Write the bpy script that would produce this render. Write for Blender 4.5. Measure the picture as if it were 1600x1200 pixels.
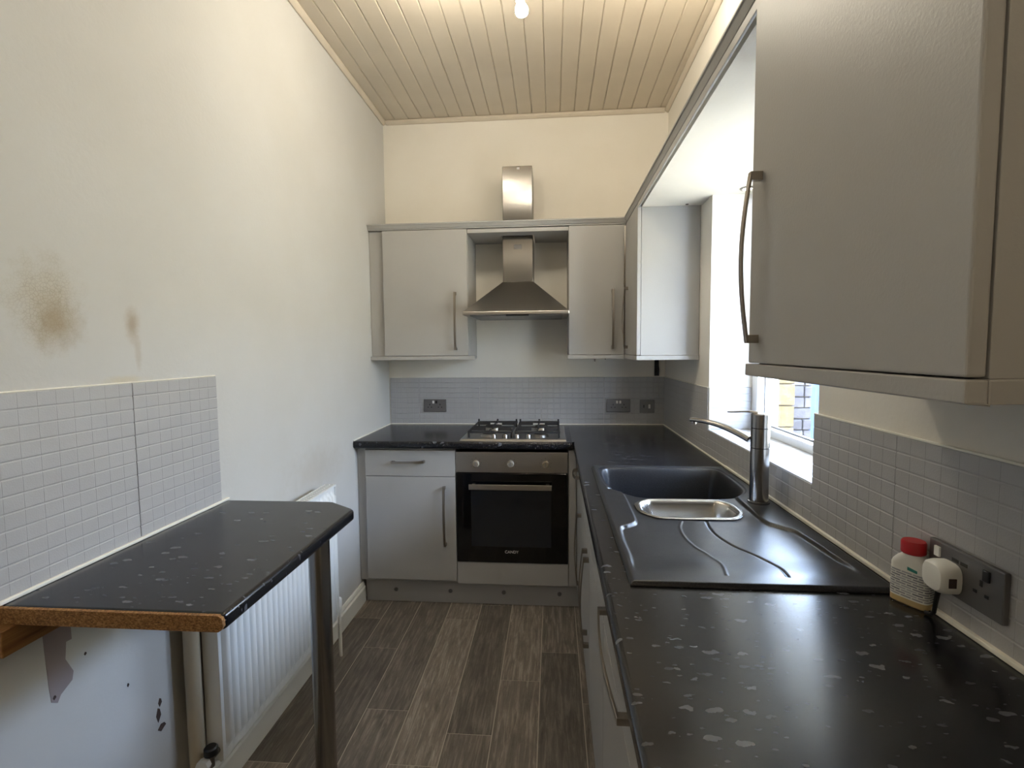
import bpy, bmesh, math, random
import numpy as np
from mathutils import Matrix, Vector

random.seed(7)
for o in list(bpy.data.objects):
    bpy.data.objects.remove(o)
SC = bpy.context.scene
COL = SC.collection

# ------------------------------------------------------------------ camera
CZ = 1.393
cam_d = bpy.data.cameras.new('camera')
cam = bpy.data.objects.new('camera', cam_d)
COL.objects.link(cam)
cam_d.sensor_width = 36.0
cam_d.sensor_fit = 'HORIZONTAL'
cam_d.lens = 784.65 / 1600 * 36.0
cam_d.clip_start = 0.02
_r = (0.996668, 0.081108, -0.008632)
_u = (0.003005, 0.069252, 0.997595)
_b = (0.081511, -0.994297, 0.068778)
cam.matrix_world = Matrix(((_r[0], _u[0], _b[0], 0.0), (_r[1], _u[1], _b[1], 0.0), (_r[2], _u[2], _b[2], CZ), (0, 0, 0, 1)))
SC.camera = cam

# ------------------------------------------------------------------ light
SKY_STRENGTH = 30.0
SKY_COLOR = (0.76, 1.0, 1.43, 1.0)
BULB_STRENGTH = 395.0
BULB_COLOR = (1.0, 0.91, 0.74, 1.0)
FILL_BULB_STRENGTH = 250.0  # added fill bulbs behind the camera, lifting the shadows
FILL_BULB_COLOR = (1.0, 0.87, 0.68, 1.0)
w = bpy.data.worlds.new('overcast_sky')
SC.world = w
w.use_nodes = True
bg = w.node_tree.nodes['Background']
bg.inputs['Color'].default_value = SKY_COLOR
bg.inputs['Strength'].default_value = SKY_STRENGTH
pl = bpy.data.lights.new('window_portal', 'AREA')
pl.shape = 'RECTANGLE'
pl.size = 0.93
pl.size_y = 1.04
pl.cycles.is_portal = True
po = bpy.data.objects.new('window_portal', pl)
COL.objects.link(po)
po.location = (0.99, 1.84, 1.54)
po.rotation_euler = (0, math.radians(90), 0)

sun_d = bpy.data.lights.new('sun', 'SUN')
sun_d.energy = 4.0
sun_d.angle = 0.009
sun_d.color = (1.0, 0.88, 0.68)
sun = bpy.data.objects.new('sun', sun_d)
COL.objects.link(sun)
sun.rotation_euler = Vector((-0.45, -0.22, 0.86)).to_track_quat('Z', 'Y').to_euler()

SC.view_settings.view_transform = 'Standard'
SC.view_settings.look = 'None'
SC.view_settings.gamma = 1.0
SC.view_settings.use_curve_mapping = False
SC.view_settings.exposure = 0.0

# ------------------------------------------------------------------ room numbers
XL, XR, D = -1.063, 0.696, 3.190
YN = -1.7                       # wall behind the camera
ZC = 2.835
ZW = 0.912                      # worktop height
WY0, WY1, WZ0, WZ1 = 1.375, 2.306, 1.022, 2.058   # window opening in the right wall


# ------------------------------------------------------------------ materials
def srgb(r, g, b):
    f = lambda c: (c / 255 / 12.92) if c / 255 <= 0.04045 else ((c / 255 + 0.055) / 1.055) ** 2.4
    return (f(r), f(g), f(b), 1.0)


def new_mat(name, color, rough=0.5, metal=0.0, spec=None):
    m = bpy.data.materials.new(name)
    m.use_nodes = True
    b = m.node_tree.nodes['Principled BSDF']
    b.inputs['Base Color'].default_value = color
    b.inputs['Roughness'].default_value = rough
    b.inputs['Metallic'].default_value = metal
    if spec is not None:
        b.inputs['Specular IOR Level'].default_value = spec
    return m


class NT:
    def __init__(self, m):
        self.t = m.node_tree
        self.b = self.t.nodes['Principled BSDF']

    def n(self, kind, **kw):
        nd = self.t.nodes.new(kind)
        for k, v in kw.items():
            setattr(nd, k, v)
        return nd

    def l(self, a, b):
        self.t.links.new(a, b)

    def pos(self, scale=(1, 1, 1), object_space=False):
        if object_space:
            src = self.n('ShaderNodeTexCoord').outputs['Object']
        else:
            src = self.n('ShaderNodeNewGeometry').outputs['Position']
        mp = self.n('ShaderNodeMapping')
        mp.inputs['Scale'].default_value = scale
        self.l(src, mp.inputs['Vector'])
        return mp.outputs['Vector']

    def noise(self, vec, scale, detail=4, rough=0.55, dist=0.0):
        nd = self.n('ShaderNodeTexNoise')
        nd.inputs['Scale'].default_value = scale
        nd.inputs['Detail'].default_value = detail
        nd.inputs['Roughness'].default_value = rough
        nd.inputs['Distortion'].default_value = dist
        self.l(vec, nd.inputs['Vector'])
        return nd.outputs['Fac']

    def ramp(self, fac, stops):
        nd = self.n('ShaderNodeValToRGB')
        e = nd.color_ramp.elements
        while len(e) < len(stops):
            e.new(0.5)
        for el, (p, c) in zip(e, stops):
            el.position = p
            el.color = c if len(c) == 4 else (*c, 1)
        self.l(fac, nd.inputs['Fac'])
        return nd.outputs['Color']

    def mix(self, fac, a, b, mode='MIX'):
        nd = self.n('ShaderNodeMix', data_type='RGBA', blend_type=mode)
        for sock, v in ((nd.inputs[0], fac), (nd.inputs[6], a), (nd.inputs[7], b)):
            if hasattr(v, 'is_linked'):
                self.l(v, sock)
            else:
                sock.default_value = v
        return nd.outputs[2]

    def math(self, op, a, b=0.0, clamp=False):
        nd = self.n('ShaderNodeMath', operation=op, use_clamp=clamp)
        for sock, v in ((nd.inputs[0], a), (nd.inputs[1], b)):
            if hasattr(v, 'is_linked'):
                self.l(v, sock)
            else:
                sock.default_value = v
        return nd.outputs[0]

    def bump(self, height, strength=0.2, dist=0.002):
        nd = self.n('ShaderNodeBump')
        nd.inputs['Strength'].default_value = strength
        nd.inputs['Distance'].default_value = dist
        self.l(height, nd.inputs['Height'])
        self.l(nd.outputs['Normal'], self.b.inputs['Normal'])

    def color(self, c):
        self.l(c, self.b.inputs['Base Color'])


G = lambda v: (v, v, v, 1)


def painted(name, col, rough=0.4, bump=0.15, bscale=260, grime=0.06):
    m = new_mat(name, col, rough)
    t = NT(m)
    p = t.pos()
    n1 = t.noise(p, 3.0, 5)
    dk = tuple(c * (1 - grime * 2) for c in col[:3]) + (1,)
    t.color(t.ramp(n1, [(0.3, dk), (0.7, col)]))
    t.bump(t.noise(p, bscale, 3), bump, 0.0015)
    return m


def plaster(name, col, stains=False):
    m = new_mat(name, col, 0.75, spec=0.25)
    t = NT(m)
    p = t.pos()
    n1 = t.noise(p, 1.7, 6, 0.6)
    dk = tuple(c * f for c, f in zip(col[:3], (0.93, 0.92, 0.90))) + (1,)
    c = t.ramp(n1, [(0.25, dk), (0.65, col)])
    if stains:
        sep = t.n('ShaderNodeSeparateXYZ')
        t.l(t.n('ShaderNodeNewGeometry').outputs['Position'], sep.inputs[0])
        wob = t.math('MULTIPLY', t.math('SUBTRACT', t.noise(p, 22, 5, 0.65), 0.5), 1.3)

        def blob(cy, cz, ry, rz, soft0, soft1):
            a = t.math('DIVIDE', t.math('SUBTRACT', sep.outputs['Y'], cy), ry)
            b = t.math('DIVIDE', t.math('SUBTRACT', sep.outputs['Z'], cz), rz)
            d = t.math('SQRT', t.math('ADD', t.math('MULTIPLY', a, a), t.math('MULTIPLY', b, b)))
            d = t.math('ADD', d, wob)
            mr = t.n('ShaderNodeMapRange', interpolation_type='SMOOTHSTEP')
            mr.inputs['From Min'].default_value = soft0
            mr.inputs['From Max'].default_value = soft1
            mr.inputs['To Min'].default_value = 1
            mr.inputs['To Max'].default_value = 0
            t.l(d, mr.inputs['Value'])
            return mr.outputs['Result']
        cr = t.n('ShaderNodeTexVoronoi', feature='DISTANCE_TO_EDGE')
        cr.inputs['Scale'].default_value = 140
        t.l(p, cr.inputs['Vector'])
        crack = t.math('LESS_THAN', cr.outputs['Distance'], 0.07)
        halo = blob(0.985, 1.50, 0.085, 0.10, 0.2, 1.3)
        c = t.mix(t.math('MULTIPLY', halo, 0.42), c, srgb(172, 160, 132))
        c = t.mix(t.math('MULTIPLY', t.math('MULTIPLY', crack, halo), 0.25), c, srgb(120, 108, 88))
        c = t.mix(t.math('MULTIPLY', blob(1.005, 1.458, 0.056, 0.056, 0.0, 1.45), 0.62), c, srgb(150, 130, 98))
        c = t.mix(t.math('MULTIPLY', blob(1.198, 1.466, 0.024, 0.044, 0.0, 1.4), 0.62), c, srgb(150, 126, 92))
        c = t.mix(t.math('MULTIPLY', blob(1.212, 1.39, 0.012, 0.05, 0.3, 1.2), 0.32), c, srgb(160, 142, 118))
        c = t.mix(t.math('MULTIPLY', blob(1.17, 1.325, 0.07, 0.012, 0.1, 1.3), 0.3), c, srgb(190, 170, 110))
        # faint brown tint low by the radiator
        c = t.mix(t.math('MULTIPLY', blob(2.15, 0.86, 0.28, 0.10, 0.0, 1.5), 0.22), c, srgb(150, 128, 96))
    t.color(c)
    t.bump(t.noise(p, 85, 5), 0.25, 0.002)
    return m


M = {}
M['wall'] = plaster('cream_wall_paint', srgb(232, 227, 217))
M['wall_stain'] = plaster('stained_wall_paint', srgb(200, 199, 196), True)
M['ceiling'] = painted('ceiling_board_paint', srgb(210, 199, 182), 0.55, 0.1, 120, 0.05)
M['unit'] = painted('grey_unit_paint', srgb(168, 166, 162), 0.42, 0.22, 190, 0.03)
M['tile'] = painted('grey_tile_paint', srgb(176, 175, 175), 0.42, 0.22, 300, 0.04)
M['white'] = new_mat('white_gloss', srgb(236, 236, 232), 0.3)
M['upvc'] = new_mat('white_upvc', srgb(238, 240, 242), 0.25)
M['sealant'] = new_mat('white_sealant', srgb(240, 236, 222), 0.5)
M['black'] = new_mat('black_plastic', srgb(22, 22, 23), 0.4)
M['iron'] = new_mat('cast_iron', srgb(30, 28, 27), 0.6)
M['rubber'] = new_mat('black_flex', srgb(18, 18, 18), 0.55)
M['red'] = new_mat('red_plastic', srgb(178, 14, 26), 0.35)
M['pewter'] = new_mat('pewter_plate', srgb(120, 118, 118), 0.38, 0.6)
M['cream_plastic'] = new_mat('cream_plastic', srgb(238, 236, 228), 0.4)
M['knob'] = new_mat('worn_knob', srgb(150, 140, 122), 0.45, 0.3)
M['ovenglass'] = new_mat('oven_glass', srgb(8, 9, 11), 0.06)
M['ovenwin'] = new_mat('oven_window_glass', srgb(30, 34, 40), 0.08)
M['print'] = new_mat('pale_print', srgb(190, 190, 190), 0.5)
M['plasterpatch'] = painted('bare_plaster', srgb(150, 138, 138), 0.8, 0.2, 90, 0.05)
M['scuff'] = new_mat('dark_scuff', srgb(70, 55, 50), 0.8)
M['teal'] = new_mat('teal_print', srgb(60, 140, 130), 0.5)
M['pipe'] = painted('old_pipe_paint', srgb(186, 174, 150), 0.5, 0.1, 60, 0.08)
M['radiator'] = new_mat('radiator_enamel', srgb(232, 233, 230), 0.35)
M['gate'] = painted('blue_gate_paint', srgb(52, 76, 116), 0.5)
M['render'] = painted('cream_render', srgb(206, 190, 160), 0.9, 0.4, 40, 0.08)
M['paving'] = painted('warm_paving', srgb(182, 166, 140), 0.85, 0.4, 40, 0.1)


def brushed(name, col, rough, stretch=(1, 1, 60), scale=30):
    m = new_mat(name, col, rough, 1.0)
    t = NT(m)
    p = t.pos(stretch)
    n = t.noise(p, scale, 3)
    mr = t.n('ShaderNodeMapRange')
    mr.inputs['To Min'].default_value = rough - 0.08
    mr.inputs['To Max'].default_value = rough + 0.12
    t.l(n, mr.inputs['Value'])
    t.l(mr.outputs['Result'], t.b.inputs['Roughness'])
    t.bump(n, 0.06, 0.0006)
    return m


M['steel'] = brushed('brushed_steel', srgb(176, 172, 166), 0.3)
M['chimney'] = new_mat('brushed_chimney_steel', srgb(118, 115, 111), 0.25, 1.0)
_t = NT(M['chimney'])
_tg = _t.n('ShaderNodeTangent', direction_type='RADIAL', axis='Z')
_t.l(_tg.outputs[0], _t.b.inputs['Tangent'])
_t.b.inputs['Anisotropic'].default_value = 0.9
M['nickel'] = new_mat('brushed_nickel', srgb(152, 145, 136), 0.3, 1.0)
M['chrome'] = new_mat('satin_chrome', srgb(150, 148, 146), 0.2, 1.0)
M['dish'] = new_mat('polished_dish_steel', srgb(190, 190, 190), 0.24, 1.0)


def make_worktop():
    m = new_mat('flecked_charcoal_laminate', srgb(30, 31, 34), 0.2, spec=0.42)
    t = NT(m)
    p = t.pos((1.0, 1.0, 1.0))
    base = t.ramp(t.noise(p, 120, 5, 0.7), [(0.35, srgb(16, 16, 18)), (0.7, srgb(34, 34, 38))])
    for sc, thr, rot, colr, st in ((26, 0.16, 0.5, srgb(124, 126, 134), 0.45), (38, 0.13, -0.7, srgb(104, 106, 114), 0.42), (80, 0.10, 0.2, srgb(88, 90, 98), 0.5)):
        wp = t.n('ShaderNodeTexNoise')
        wp.inputs['Scale'].default_value = sc * 3.2
        wp.inputs['Detail'].default_value = 2
        t.l(p, wp.inputs['Vector'])
        wv = t.n('ShaderNodeVectorMath', operation='SCALE')
        wv.inputs['Scale'].default_value = 0.35 / sc
        t.l(wp.outputs['Color'], wv.inputs[0])
        ad = t.n('ShaderNodeVectorMath', operation='ADD')
        t.l(p, ad.inputs[0])
        t.l(wv.outputs[0], ad.inputs[1])
        mp = t.n('ShaderNodeMapping')
        mp.inputs['Rotation'].default_value = (0, 0, rot)
        mp.inputs['Scale'].default_value = (1.0, 2.3, 1.0)
        t.l(ad.outputs[0], mp.inputs['Vector'])
        v = t.n('ShaderNodeTexVoronoi')
        v.inputs['Scale'].default_value = sc
        t.l(mp.outputs['Vector'], v.inputs['Vector'])
        s2 = t.n('ShaderNodeSeparateColor')
        t.l(v.outputs['Color'], s2.inputs[0])
        pick = t.math('LESS_THAN', s2.outputs[0], thr)
        core = t.math('LESS_THAN', v.outputs['Distance'], 0.30)
        f = t.math('MULTIPLY', t.math('MULTIPLY', pick, core), st)
        base = t.mix(f, base, colr)
    t.color(base)
    rn = t.noise(p, 9, 5, 0.7)
    mr = t.n('ShaderNodeMapRange')
    mr.inputs['To Min'].default_value = 0.16
    mr.inputs['To Max'].default_value = 0.27
    t.l(rn, mr.inputs['Value'])
    t.l(mr.outputs['Result'], t.b.inputs['Roughness'])
    t.bump(t.noise(p, 140, 3), 0.05, 0.001)
    return m


M['worktop'] = make_worktop()


def make_sink_mat():
    m = new_mat('black_composite', srgb(30, 31, 34), 0.36)
    t = NT(m)
    p = t.pos()
    t.color(t.ramp(t.noise(p, 420, 2), [(0.4, srgb(22, 23, 26)), (0.72, srgb(46, 47, 51))]))
    t.bump(t.noise(p, 500, 2), 0.06, 0.0004)
    rn = t.noise(p, 14, 5, 0.7)
    mr = t.n('ShaderNodeMapRange')
    mr.inputs['To Min'].default_value = 0.27
    mr.inputs['To Max'].default_value = 0.40
    t.l(rn, mr.inputs['Value'])
    t.l(mr.outputs['Result'], t.b.inputs['Roughness'])
    return m


M['sink'] = make_sink_mat()


def make_chip():
    m = new_mat('raw_chipboard', srgb(140, 100, 56), 0.85)
    t = NT(m)
    p = t.pos((1, 1, 1.6))
    t.color(t.ramp(t.noise(p, 260, 3, 0.7), [(0.3, srgb(78, 52, 26)), (0.5, srgb(138, 98, 54)), (0.72, srgb(186, 144, 92))]))
    t.bump(t.noise(p, 260, 3), 0.5, 0.002)
    return m


M['chip'] = make_chip()


def make_wood():
    m = new_mat('bare_softwood', srgb(150, 108, 62), 0.7)
    t = NT(m)
    p = t.pos((14, 1, 14))
    t.color(t.ramp(t.noise(p, 6, 4), [(0.3, srgb(112, 76, 40)), (0.7, srgb(168, 124, 74))]))
    return m


M['wood'] = make_wood()


def make_plank():
    m = new_mat('weathered_oak_vinyl', srgb(95, 88, 78), 0.48)
    t = NT(m)
    info = t.n('ShaderNodeObjectInfo')
    geo = t.n('ShaderNodeNewGeometry').outputs['Position']
    add = t.n('ShaderNodeVectorMath', operation='ADD')
    cmb = t.n('ShaderNodeCombineXYZ')
    off = t.math('MULTIPLY', info.outputs['Random'], 37.0)
    t.l(off, cmb.inputs[0])
    t.l(off, cmb.inputs[1])
    t.l(geo, add.inputs[0])
    t.l(cmb.outputs[0], add.inputs[1])
    mp = t.n('ShaderNodeMapping')
    mp.inputs['Scale'].default_value = (16, 1.3, 1)
    t.l(add.outputs[0], mp.inputs['Vector'])
    g1 = t.noise(mp.outputs['Vector'], 4.5, 8, 0.72, 0.6)
    mp2 = t.n('ShaderNodeMapping')
    mp2.inputs['Scale'].default_value = (5, 2.2, 1)
    t.l(add.outputs[0], mp2.inputs['Vector'])
    g2 = t.noise(mp2.outputs['Vector'], 3.0, 6, 0.7)
    c = t.ramp(g1, [(0.32, srgb(66, 59, 52)), (0.5, srgb(116, 107, 97)), (0.64, srgb(176, 166, 152))])
    c2 = t.ramp(g2, [(0.3, srgb(94, 86, 79)), (0.7, srgb(146, 137, 126))])
    c = t.mix(0.45, c, c2)
    tint = t.ramp(info.outputs['Random'], [(0.0, G(0.58)), (0.5, G(0.95)), (1.0, G(1.22))])
    c = t.mix(1.0, c, tint, 'MULTIPLY')
    t.color(c)
    t.bump(g1, 0.12, 0.001)
    return m


M['plank'] = make_plank()
M['seam'] = new_mat('pale_plank_seam', srgb(186, 176, 160), 0.6)


def make_stone(name, c1, c2, c3):
    m = new_mat(name, c2, 0.85)
    t = NT(m)
    info = t.n('ShaderNodeObjectInfo')
    p = t.pos()
    c = t.ramp(t.noise(p, 14, 6, 0.7), [(0.3, c1), (0.5, c2), (0.7, c3)])
    c = t.mix(1.0, c, t.ramp(info.outputs['Random'], [(0, G(0.8)), (1, G(1.1))]), 'MULTIPLY')
    t.color(c)
    t.bump(t.noise(p, 30, 5), 0.6, 0.01)
    return m


M['stone'] = make_stone('yellow_sandstone', srgb(78, 62, 34), srgb(94, 78, 46), srgb(112, 96, 64))
M['mortar'] = new_mat('old_mortar', srgb(64, 56, 44), 0.9)
M['brick'] = make_stone('grey_weathered_brick', srgb(58, 54, 56), srgb(72, 68, 70), srgb(88, 84, 84))

gm = bpy.data.materials.new('window_glass')
gm.use_nodes = True
gt = gm.node_tree
gt.nodes.remove(gt.nodes['Principled BSDF'])
tr = gt.nodes.new('ShaderNodeBsdfTransparent')
gl = gt.nodes.new('ShaderNodeBsdfGlossy')
gl.inputs['Roughness'].default_value = 0.02
lw = gt.nodes.new('ShaderNodeLayerWeight')
lw.inputs['Blend'].default_value = 0.5
pw = gt.nodes.new('ShaderNodeMath')
pw.operation = 'POWER'
pw.inputs[1].default_value = 4.0
gt.links.new(lw.outputs['Facing'], pw.inputs[0])
fr = gt.nodes.new('ShaderNodeMath')
fr.operation = 'MULTIPLY_ADD'
fr.inputs[1].default_value = 0.3
fr.inputs[2].default_value = 0.03
gt.links.new(pw.outputs[0], fr.inputs[0])
mx = gt.nodes.new('ShaderNodeMixShader')
gt.links.new(fr.outputs[0], mx.inputs[0])
gt.links.new(tr.outputs[0], mx.inputs[1])
gt.links.new(gl.outputs[0], mx.inputs[2])
gt.links.new(mx.outputs[0], gt.nodes['Material Output'].inputs['Surface'])
M['glass'] = gm


def emit(name, col, s):
    m = new_mat(name, col, 0.4)
    b = m.node_tree.nodes['Principled BSDF']
    b.inputs['Emission Color'].default_value = col
    b.inputs['Emission Strength'].default_value = s
    return m


M['bulb'] = emit('lit_bulb', BULB_COLOR, BULB_STRENGTH)
M['fill_bulb'] = emit('fill_lit_bulb', FILL_BULB_COLOR, FILL_BULB_STRENGTH)  # bulbs of the added fill fitting
M['downlight'] = emit('lit_downlight_lens', (1.0, 0.9, 0.72, 1), 6.0)


def make_label():
    m = new_mat('printed_label', srgb(214, 214, 208), 0.5)
    t = NT(m)
    v = t.n('ShaderNodeTexCoord').outputs['UV']
    b = t.n('ShaderNodeTexBrick')
    b.inputs['Scale'].default_value = 1.0
    b.inputs['Brick Width'].default_value = 0.31
    b.inputs['Row Height'].default_value = 0.075
    b.inputs['Mortar Size'].default_value = 0.022
    b.inputs['Mortar Smooth'].default_value = 0.2
    b.inputs['Color1'].default_value = srgb(96, 98, 110)
    b.inputs['Color2'].default_value = srgb(176, 176, 182)
    b.inputs['Mortar'].default_value = srgb(222, 222, 216)
    t.l(v, b.inputs['Vector'])
    t.color(b.outputs['Color'])
    return m


M['label'] = make_label()


# ------------------------------------------------------------------ mesh helpers
def world_loc(o):
    v = Vector((0, 0, 0))
    while o is not None:
        v = v + o.location
        o = o.parent
    return v


class MB:
    """collects shapes in world coordinates; build() links them as one mesh object"""

    def __init__(self):
        self.v = []
        self.f = []

    def add(self, vs, fs):
        k = len(self.v)
        self.v += [tuple(p) for p in vs]
        self.f += [tuple(i + k for i in f) for f in fs]
        return self

    def box(self, x0, x1, y0, y1, z0, z1):
        vs = [(x, y, z) for z in (z0, z1) for y in (y0, y1) for x in (x0, x1)]
        return self.add(vs, [(0, 2, 3, 1), (4, 5, 7, 6), (0, 1, 5, 4), (2, 6, 7, 3), (0, 4, 6, 2), (1, 3, 7, 5)])

    def prism(self, poly, axis, a, b):
        """poly: 2-D points in the two other axes (in x,y,z order), extruded along axis"""
        n = len(poly)

        def P(p, t):
            return {'x': (t, p[0], p[1]), 'y': (p[0], t, p[1]), 'z': (p[0], p[1], t)}[axis]
        vs = [P(p, a) for p in poly] + [P(p, b) for p in poly]
        fs = [tuple(range(n - 1, -1, -1)), tuple(range(n, 2 * n))]
        fs += [(i, (i + 1) % n, (i + 1) % n + n, i + n) for i in range(n)]
        return self.add(vs, fs)

    def tube(self, pts, rad, n=12, squash=None):
        pts = [Vector(p) for p in pts]
        if not hasattr(rad, '__len__'):
            rad = [rad] * len(pts)
        vs, fs = [], []
        ref = None
        for i, p in enumerate(pts):
            d = (pts[min(i + 1, len(pts) - 1)] - pts[max(i - 1, 0)]).normalized()
            if ref is None:
                ref = Vector((0, 0, 1)) if abs(d.z) < 0.9 else Vector((1, 0, 0))
            s = d.cross(ref).normalized()
            u = s.cross(d).normalized()
            ref = u
            for k in range(n):
                a = 2 * math.pi * k / n
                su = squash if squash else 1.0
                vs.append(p + rad[i] * (math.cos(a) * s + su * math.sin(a) * u))
        for i in range(len(pts) - 1):
            for k in range(n):
                a, b = i * n + k, i * n + (k + 1) % n
                fs.append((a, b, b + n, a + n))
        fs.append(tuple(range(n - 1, -1, -1)))
        m = (len(pts) - 1) * n
        fs.append(tuple(range(m, m + n)))
        return self.add(vs, fs)

    def cyl(self, p, q, r, n=20):
        return self.tube([p, q], r, n)

    def sphere(self, c, r, n=16, m=10, sz=1.0):
        vs, fs = [], []
        for i in range(m + 1):
            th = math.pi * i / m
            for k in range(n):
                a = 2 * math.pi * k / n
                vs.append((c[0] + r * math.sin(th) * math.cos(a), c[1] + r * math.sin(th) * math.sin(a), c[2] + sz * r * math.cos(th)))
        for i in range(m):
            for k in range(n):
                a, b = i * n + k, i * n + (k + 1) % n
                fs.append((a, a + n, b + n, b))
        return self.add(vs, fs)

    def build(self, name, mat, parent=None, bevel=0.0, smooth=False, seg=2, fix=True):
        me = bpy.data.meshes.new(name)
        off = world_loc(parent) if parent is not None else Vector((0, 0, 0))
        me.from_pydata([(x - off.x, y - off.y, z - off.z) for x, y, z in self.v], [], self.f)
        me.update()
        if fix:
            bm = bmesh.new()
            bm.from_mesh(me)
            bmesh.ops.remove_doubles(bm, verts=bm.verts, dist=1e-6)
            bmesh.ops.recalc_face_normals(bm, faces=bm.faces)
            bm.to_mesh(me)
            bm.free()
        o = bpy.data.objects.new(name, me)
        COL.objects.link(o)
        me.materials.append(mat)
        if parent is not None:
            o.parent = parent
        if bevel > 0:
            md = o.modifiers.new('bevel', 'BEVEL')
            md.width = bevel
            md.segments = seg
            md.limit_method = 'ANGLE'
            md.angle_limit = math.radians(40)
            md.use_clamp_overlap = True
        if smooth:
            for p in me.polygons:
                p.use_smooth = True
            try:
                me.set_sharp_from_angle(angle=math.radians(38))
            except Exception:
                pass
        return o


def box(x0, x1, y0, y1, z0, z1, name, mat, parent=None, bevel=0.0, seg=2):
    return MB().box(x0, x1, y0, y1, z0, z1).build(name, mat, parent, bevel, seg=seg)


def thing(name, label, cat, loc=(0, 0, 0), group=None):
    o = bpy.data.objects.new(name, None)
    COL.objects.link(o)
    o.location = loc
    o.empty_display_size = 0.05
    o['label'] = label
    o['category'] = cat
    if group:
        o['group'] = group
    return o


def tag(o, label, cat, group=None):
    o['label'] = label
    o['category'] = cat
    if group:
        o['group'] = group
    return o


def structure(o):
    o['kind'] = 'structure'
    return o


# ------------------------------------------------------------------ room shell
wl = structure(MB().box(XL - 0.1, XL, YN - 0.1, D + 0.1, -0.07, ZC + 0.05).build('wall_left', M['wall_stain']))
wb = structure(MB().box(XL, XR, D, D + 0.1, -0.07, ZC + 0.05).build('wall_back', M['wall']))
wf = structure(MB().box(XL, XR, YN - 0.1, YN, -0.07, ZC + 0.05).build('wall_front', M['wall']))
wr_mb = MB()
TX = 0.3
wr_mb.box(XR, XR + TX, YN - 0.1, WY0, -0.07, ZC + 0.05)
wr_mb.box(XR, XR + TX, WY1, D + 0.1, -0.07, ZC + 0.05)
wr_mb.box(XR, XR + TX, WY0, WY1, -0.07, WZ0)
wr_mb.box(XR, XR + TX, WY0, WY1, WZ1 + 0.02, ZC + 0.05)
wr = structure(wr_mb.build('wall_right', M['wall']))

floor = structure(box(XL, XR, YN, D, -0.06, -0.0009, 'floor', M['seam']))
edges = [-1.063, -0.895, -0.73, -0.561, -0.391, -0.225, -0.058, 0.112, 0.28]
joint0 = [1.542, 2.21, 1.814, 2.483, 1.712, 2.02, 2.227, 1.9]
LEN = 0.92
plank_count = 0
for i in range(8):
    x0, x1 = edges[i] + 0.0016, edges[i + 1] - 0.0016
    ys = [joint0[i] + k * LEN for k in range(-5, 3)]
    ys = [y for y in ys if YN < y < 2.72]
    ys = [YN] + ys + [2.72]
    for a, b in zip(ys[:-1], ys[1:]):
        if b - a < 0.02:
            continue
        box(x0, x1, a + 0.0014, b - 0.0014, -0.0008, 0.0, 'plank', M['plank'], floor)

ceiling = structure(box(XL, XR, YN, D, ZC + 0.004, ZC + 0.06, 'ceiling', M['ceiling']))
bx = [-0.979 + 0.0855 * k for k in range(-1, 20)]
bx = [XL] + [x for x in bx if XL + 0.02 < x < XR - 0.02] + [XR]
for a, b in zip(bx[:-1], bx[1:]):
    dz = random.uniform(-0.0008, 0.0008)
    g = 0.0016
    poly = [(a + g * 0.3, ZC + 0.004), (a + g * 0.3, ZC - 0.001 + dz), (a + g + 0.003, ZC - 0.005 + dz),
            (b - g - 0.003, ZC - 0.005 + dz), (b - g * 0.3, ZC - 0.001 + dz), (b - g * 0.3, ZC + 0.004)]
    MB().prism(poly, 'y', YN + 0.001, D - 0.001).build('board', M['ceiling'], ceiling)


def bead(name, pts, axis, a, b):
    return structure(MB().prism(pts, axis, a, b).build(name, M['ceiling'], None, 0.004))


zt = ZC - 0.006
bead('trim_1', [(XL, zt), (XL, zt - 0.026), (XL + 0.008, zt - 0.026), (XL + 0.022, zt - 0.012), (XL + 0.022, zt)], 'y', YN, D)
bead('trim_2', [(D, zt), (D, zt - 0.026), (D - 0.008, zt - 0.026), (D - 0.022, zt - 0.012), (D - 0.022, zt)], 'x', XL + 0.022, XR - 0.022)
bead('trim_3', [(XR, zt), (XR, zt - 0.026), (XR - 0.008, zt - 0.026), (XR - 0.022, zt - 0.012), (XR - 0.022, zt)], 'y', YN, D)

bb = MB().prism([(XL, 0), (XL + 0.02, 0), (XL + 0.02, 0.082), (XL + 0.014, 0.09), (XL + 0.014, 0.098), (XL + 0.007, 0.112), (XL, 0.112)], 'y', YN, 2.64)
structure(bb.build('baseboard_left', M['pipe'] if False else M['white'], None, 0.002))

# soffit board over the window, between the two right-hand wall units
soff = structure(MB().box(0.42, 0.945, 1.05, 2.462, WZ1, WZ1 + 0.02).build('trim_4', M['wall']))

# window
win = bpy.data.objects.new('window_1', None)
COL.objects.link(win)
win.location = (0.92, 1.84, 1.02)
structure(win)
fx0, fx1 = 0.881, 0.945
fz0, fz1 = 1.012, WZ1
box(fx0, fx1, WY1 - 0.06, WY1, fz0, fz1, 'jamb', M['upvc'], win, 0.004)
box(fx0, fx1, WY0, WY0 + 0.06, fz0, fz1, 'jamb', M['upvc'], win, 0.004)
box(fx0, fx1, WY0 + 0.06, WY1 - 0.06, fz0, 1.058, 'bottom_rail', M['upvc'], win, 0.004)
box(fx0, fx1, WY0 + 0.06, WY1 - 0.06, fz1 - 0.05, fz1, 'top_rail', M['upvc'], win, 0.004)
box(0.925, 0.931, WY0 + 0.055, WY1 - 0.055, 1.05, fz1 - 0.045, 'pane', M['glass'], win)
gk = MB()
gk.box(0.912, 0.925, WY0 + 0.06, WY1 - 0.06, 1.058, 1.064)
gk.box(0.912, 0.925, WY0 + 0.06, WY0 + 0.066, 1.064, fz1 - 0.05)
gk.box(0.912, 0.925, WY1 - 0.066, WY1 - 0.06, 1.064, fz1 - 0.05)
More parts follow.
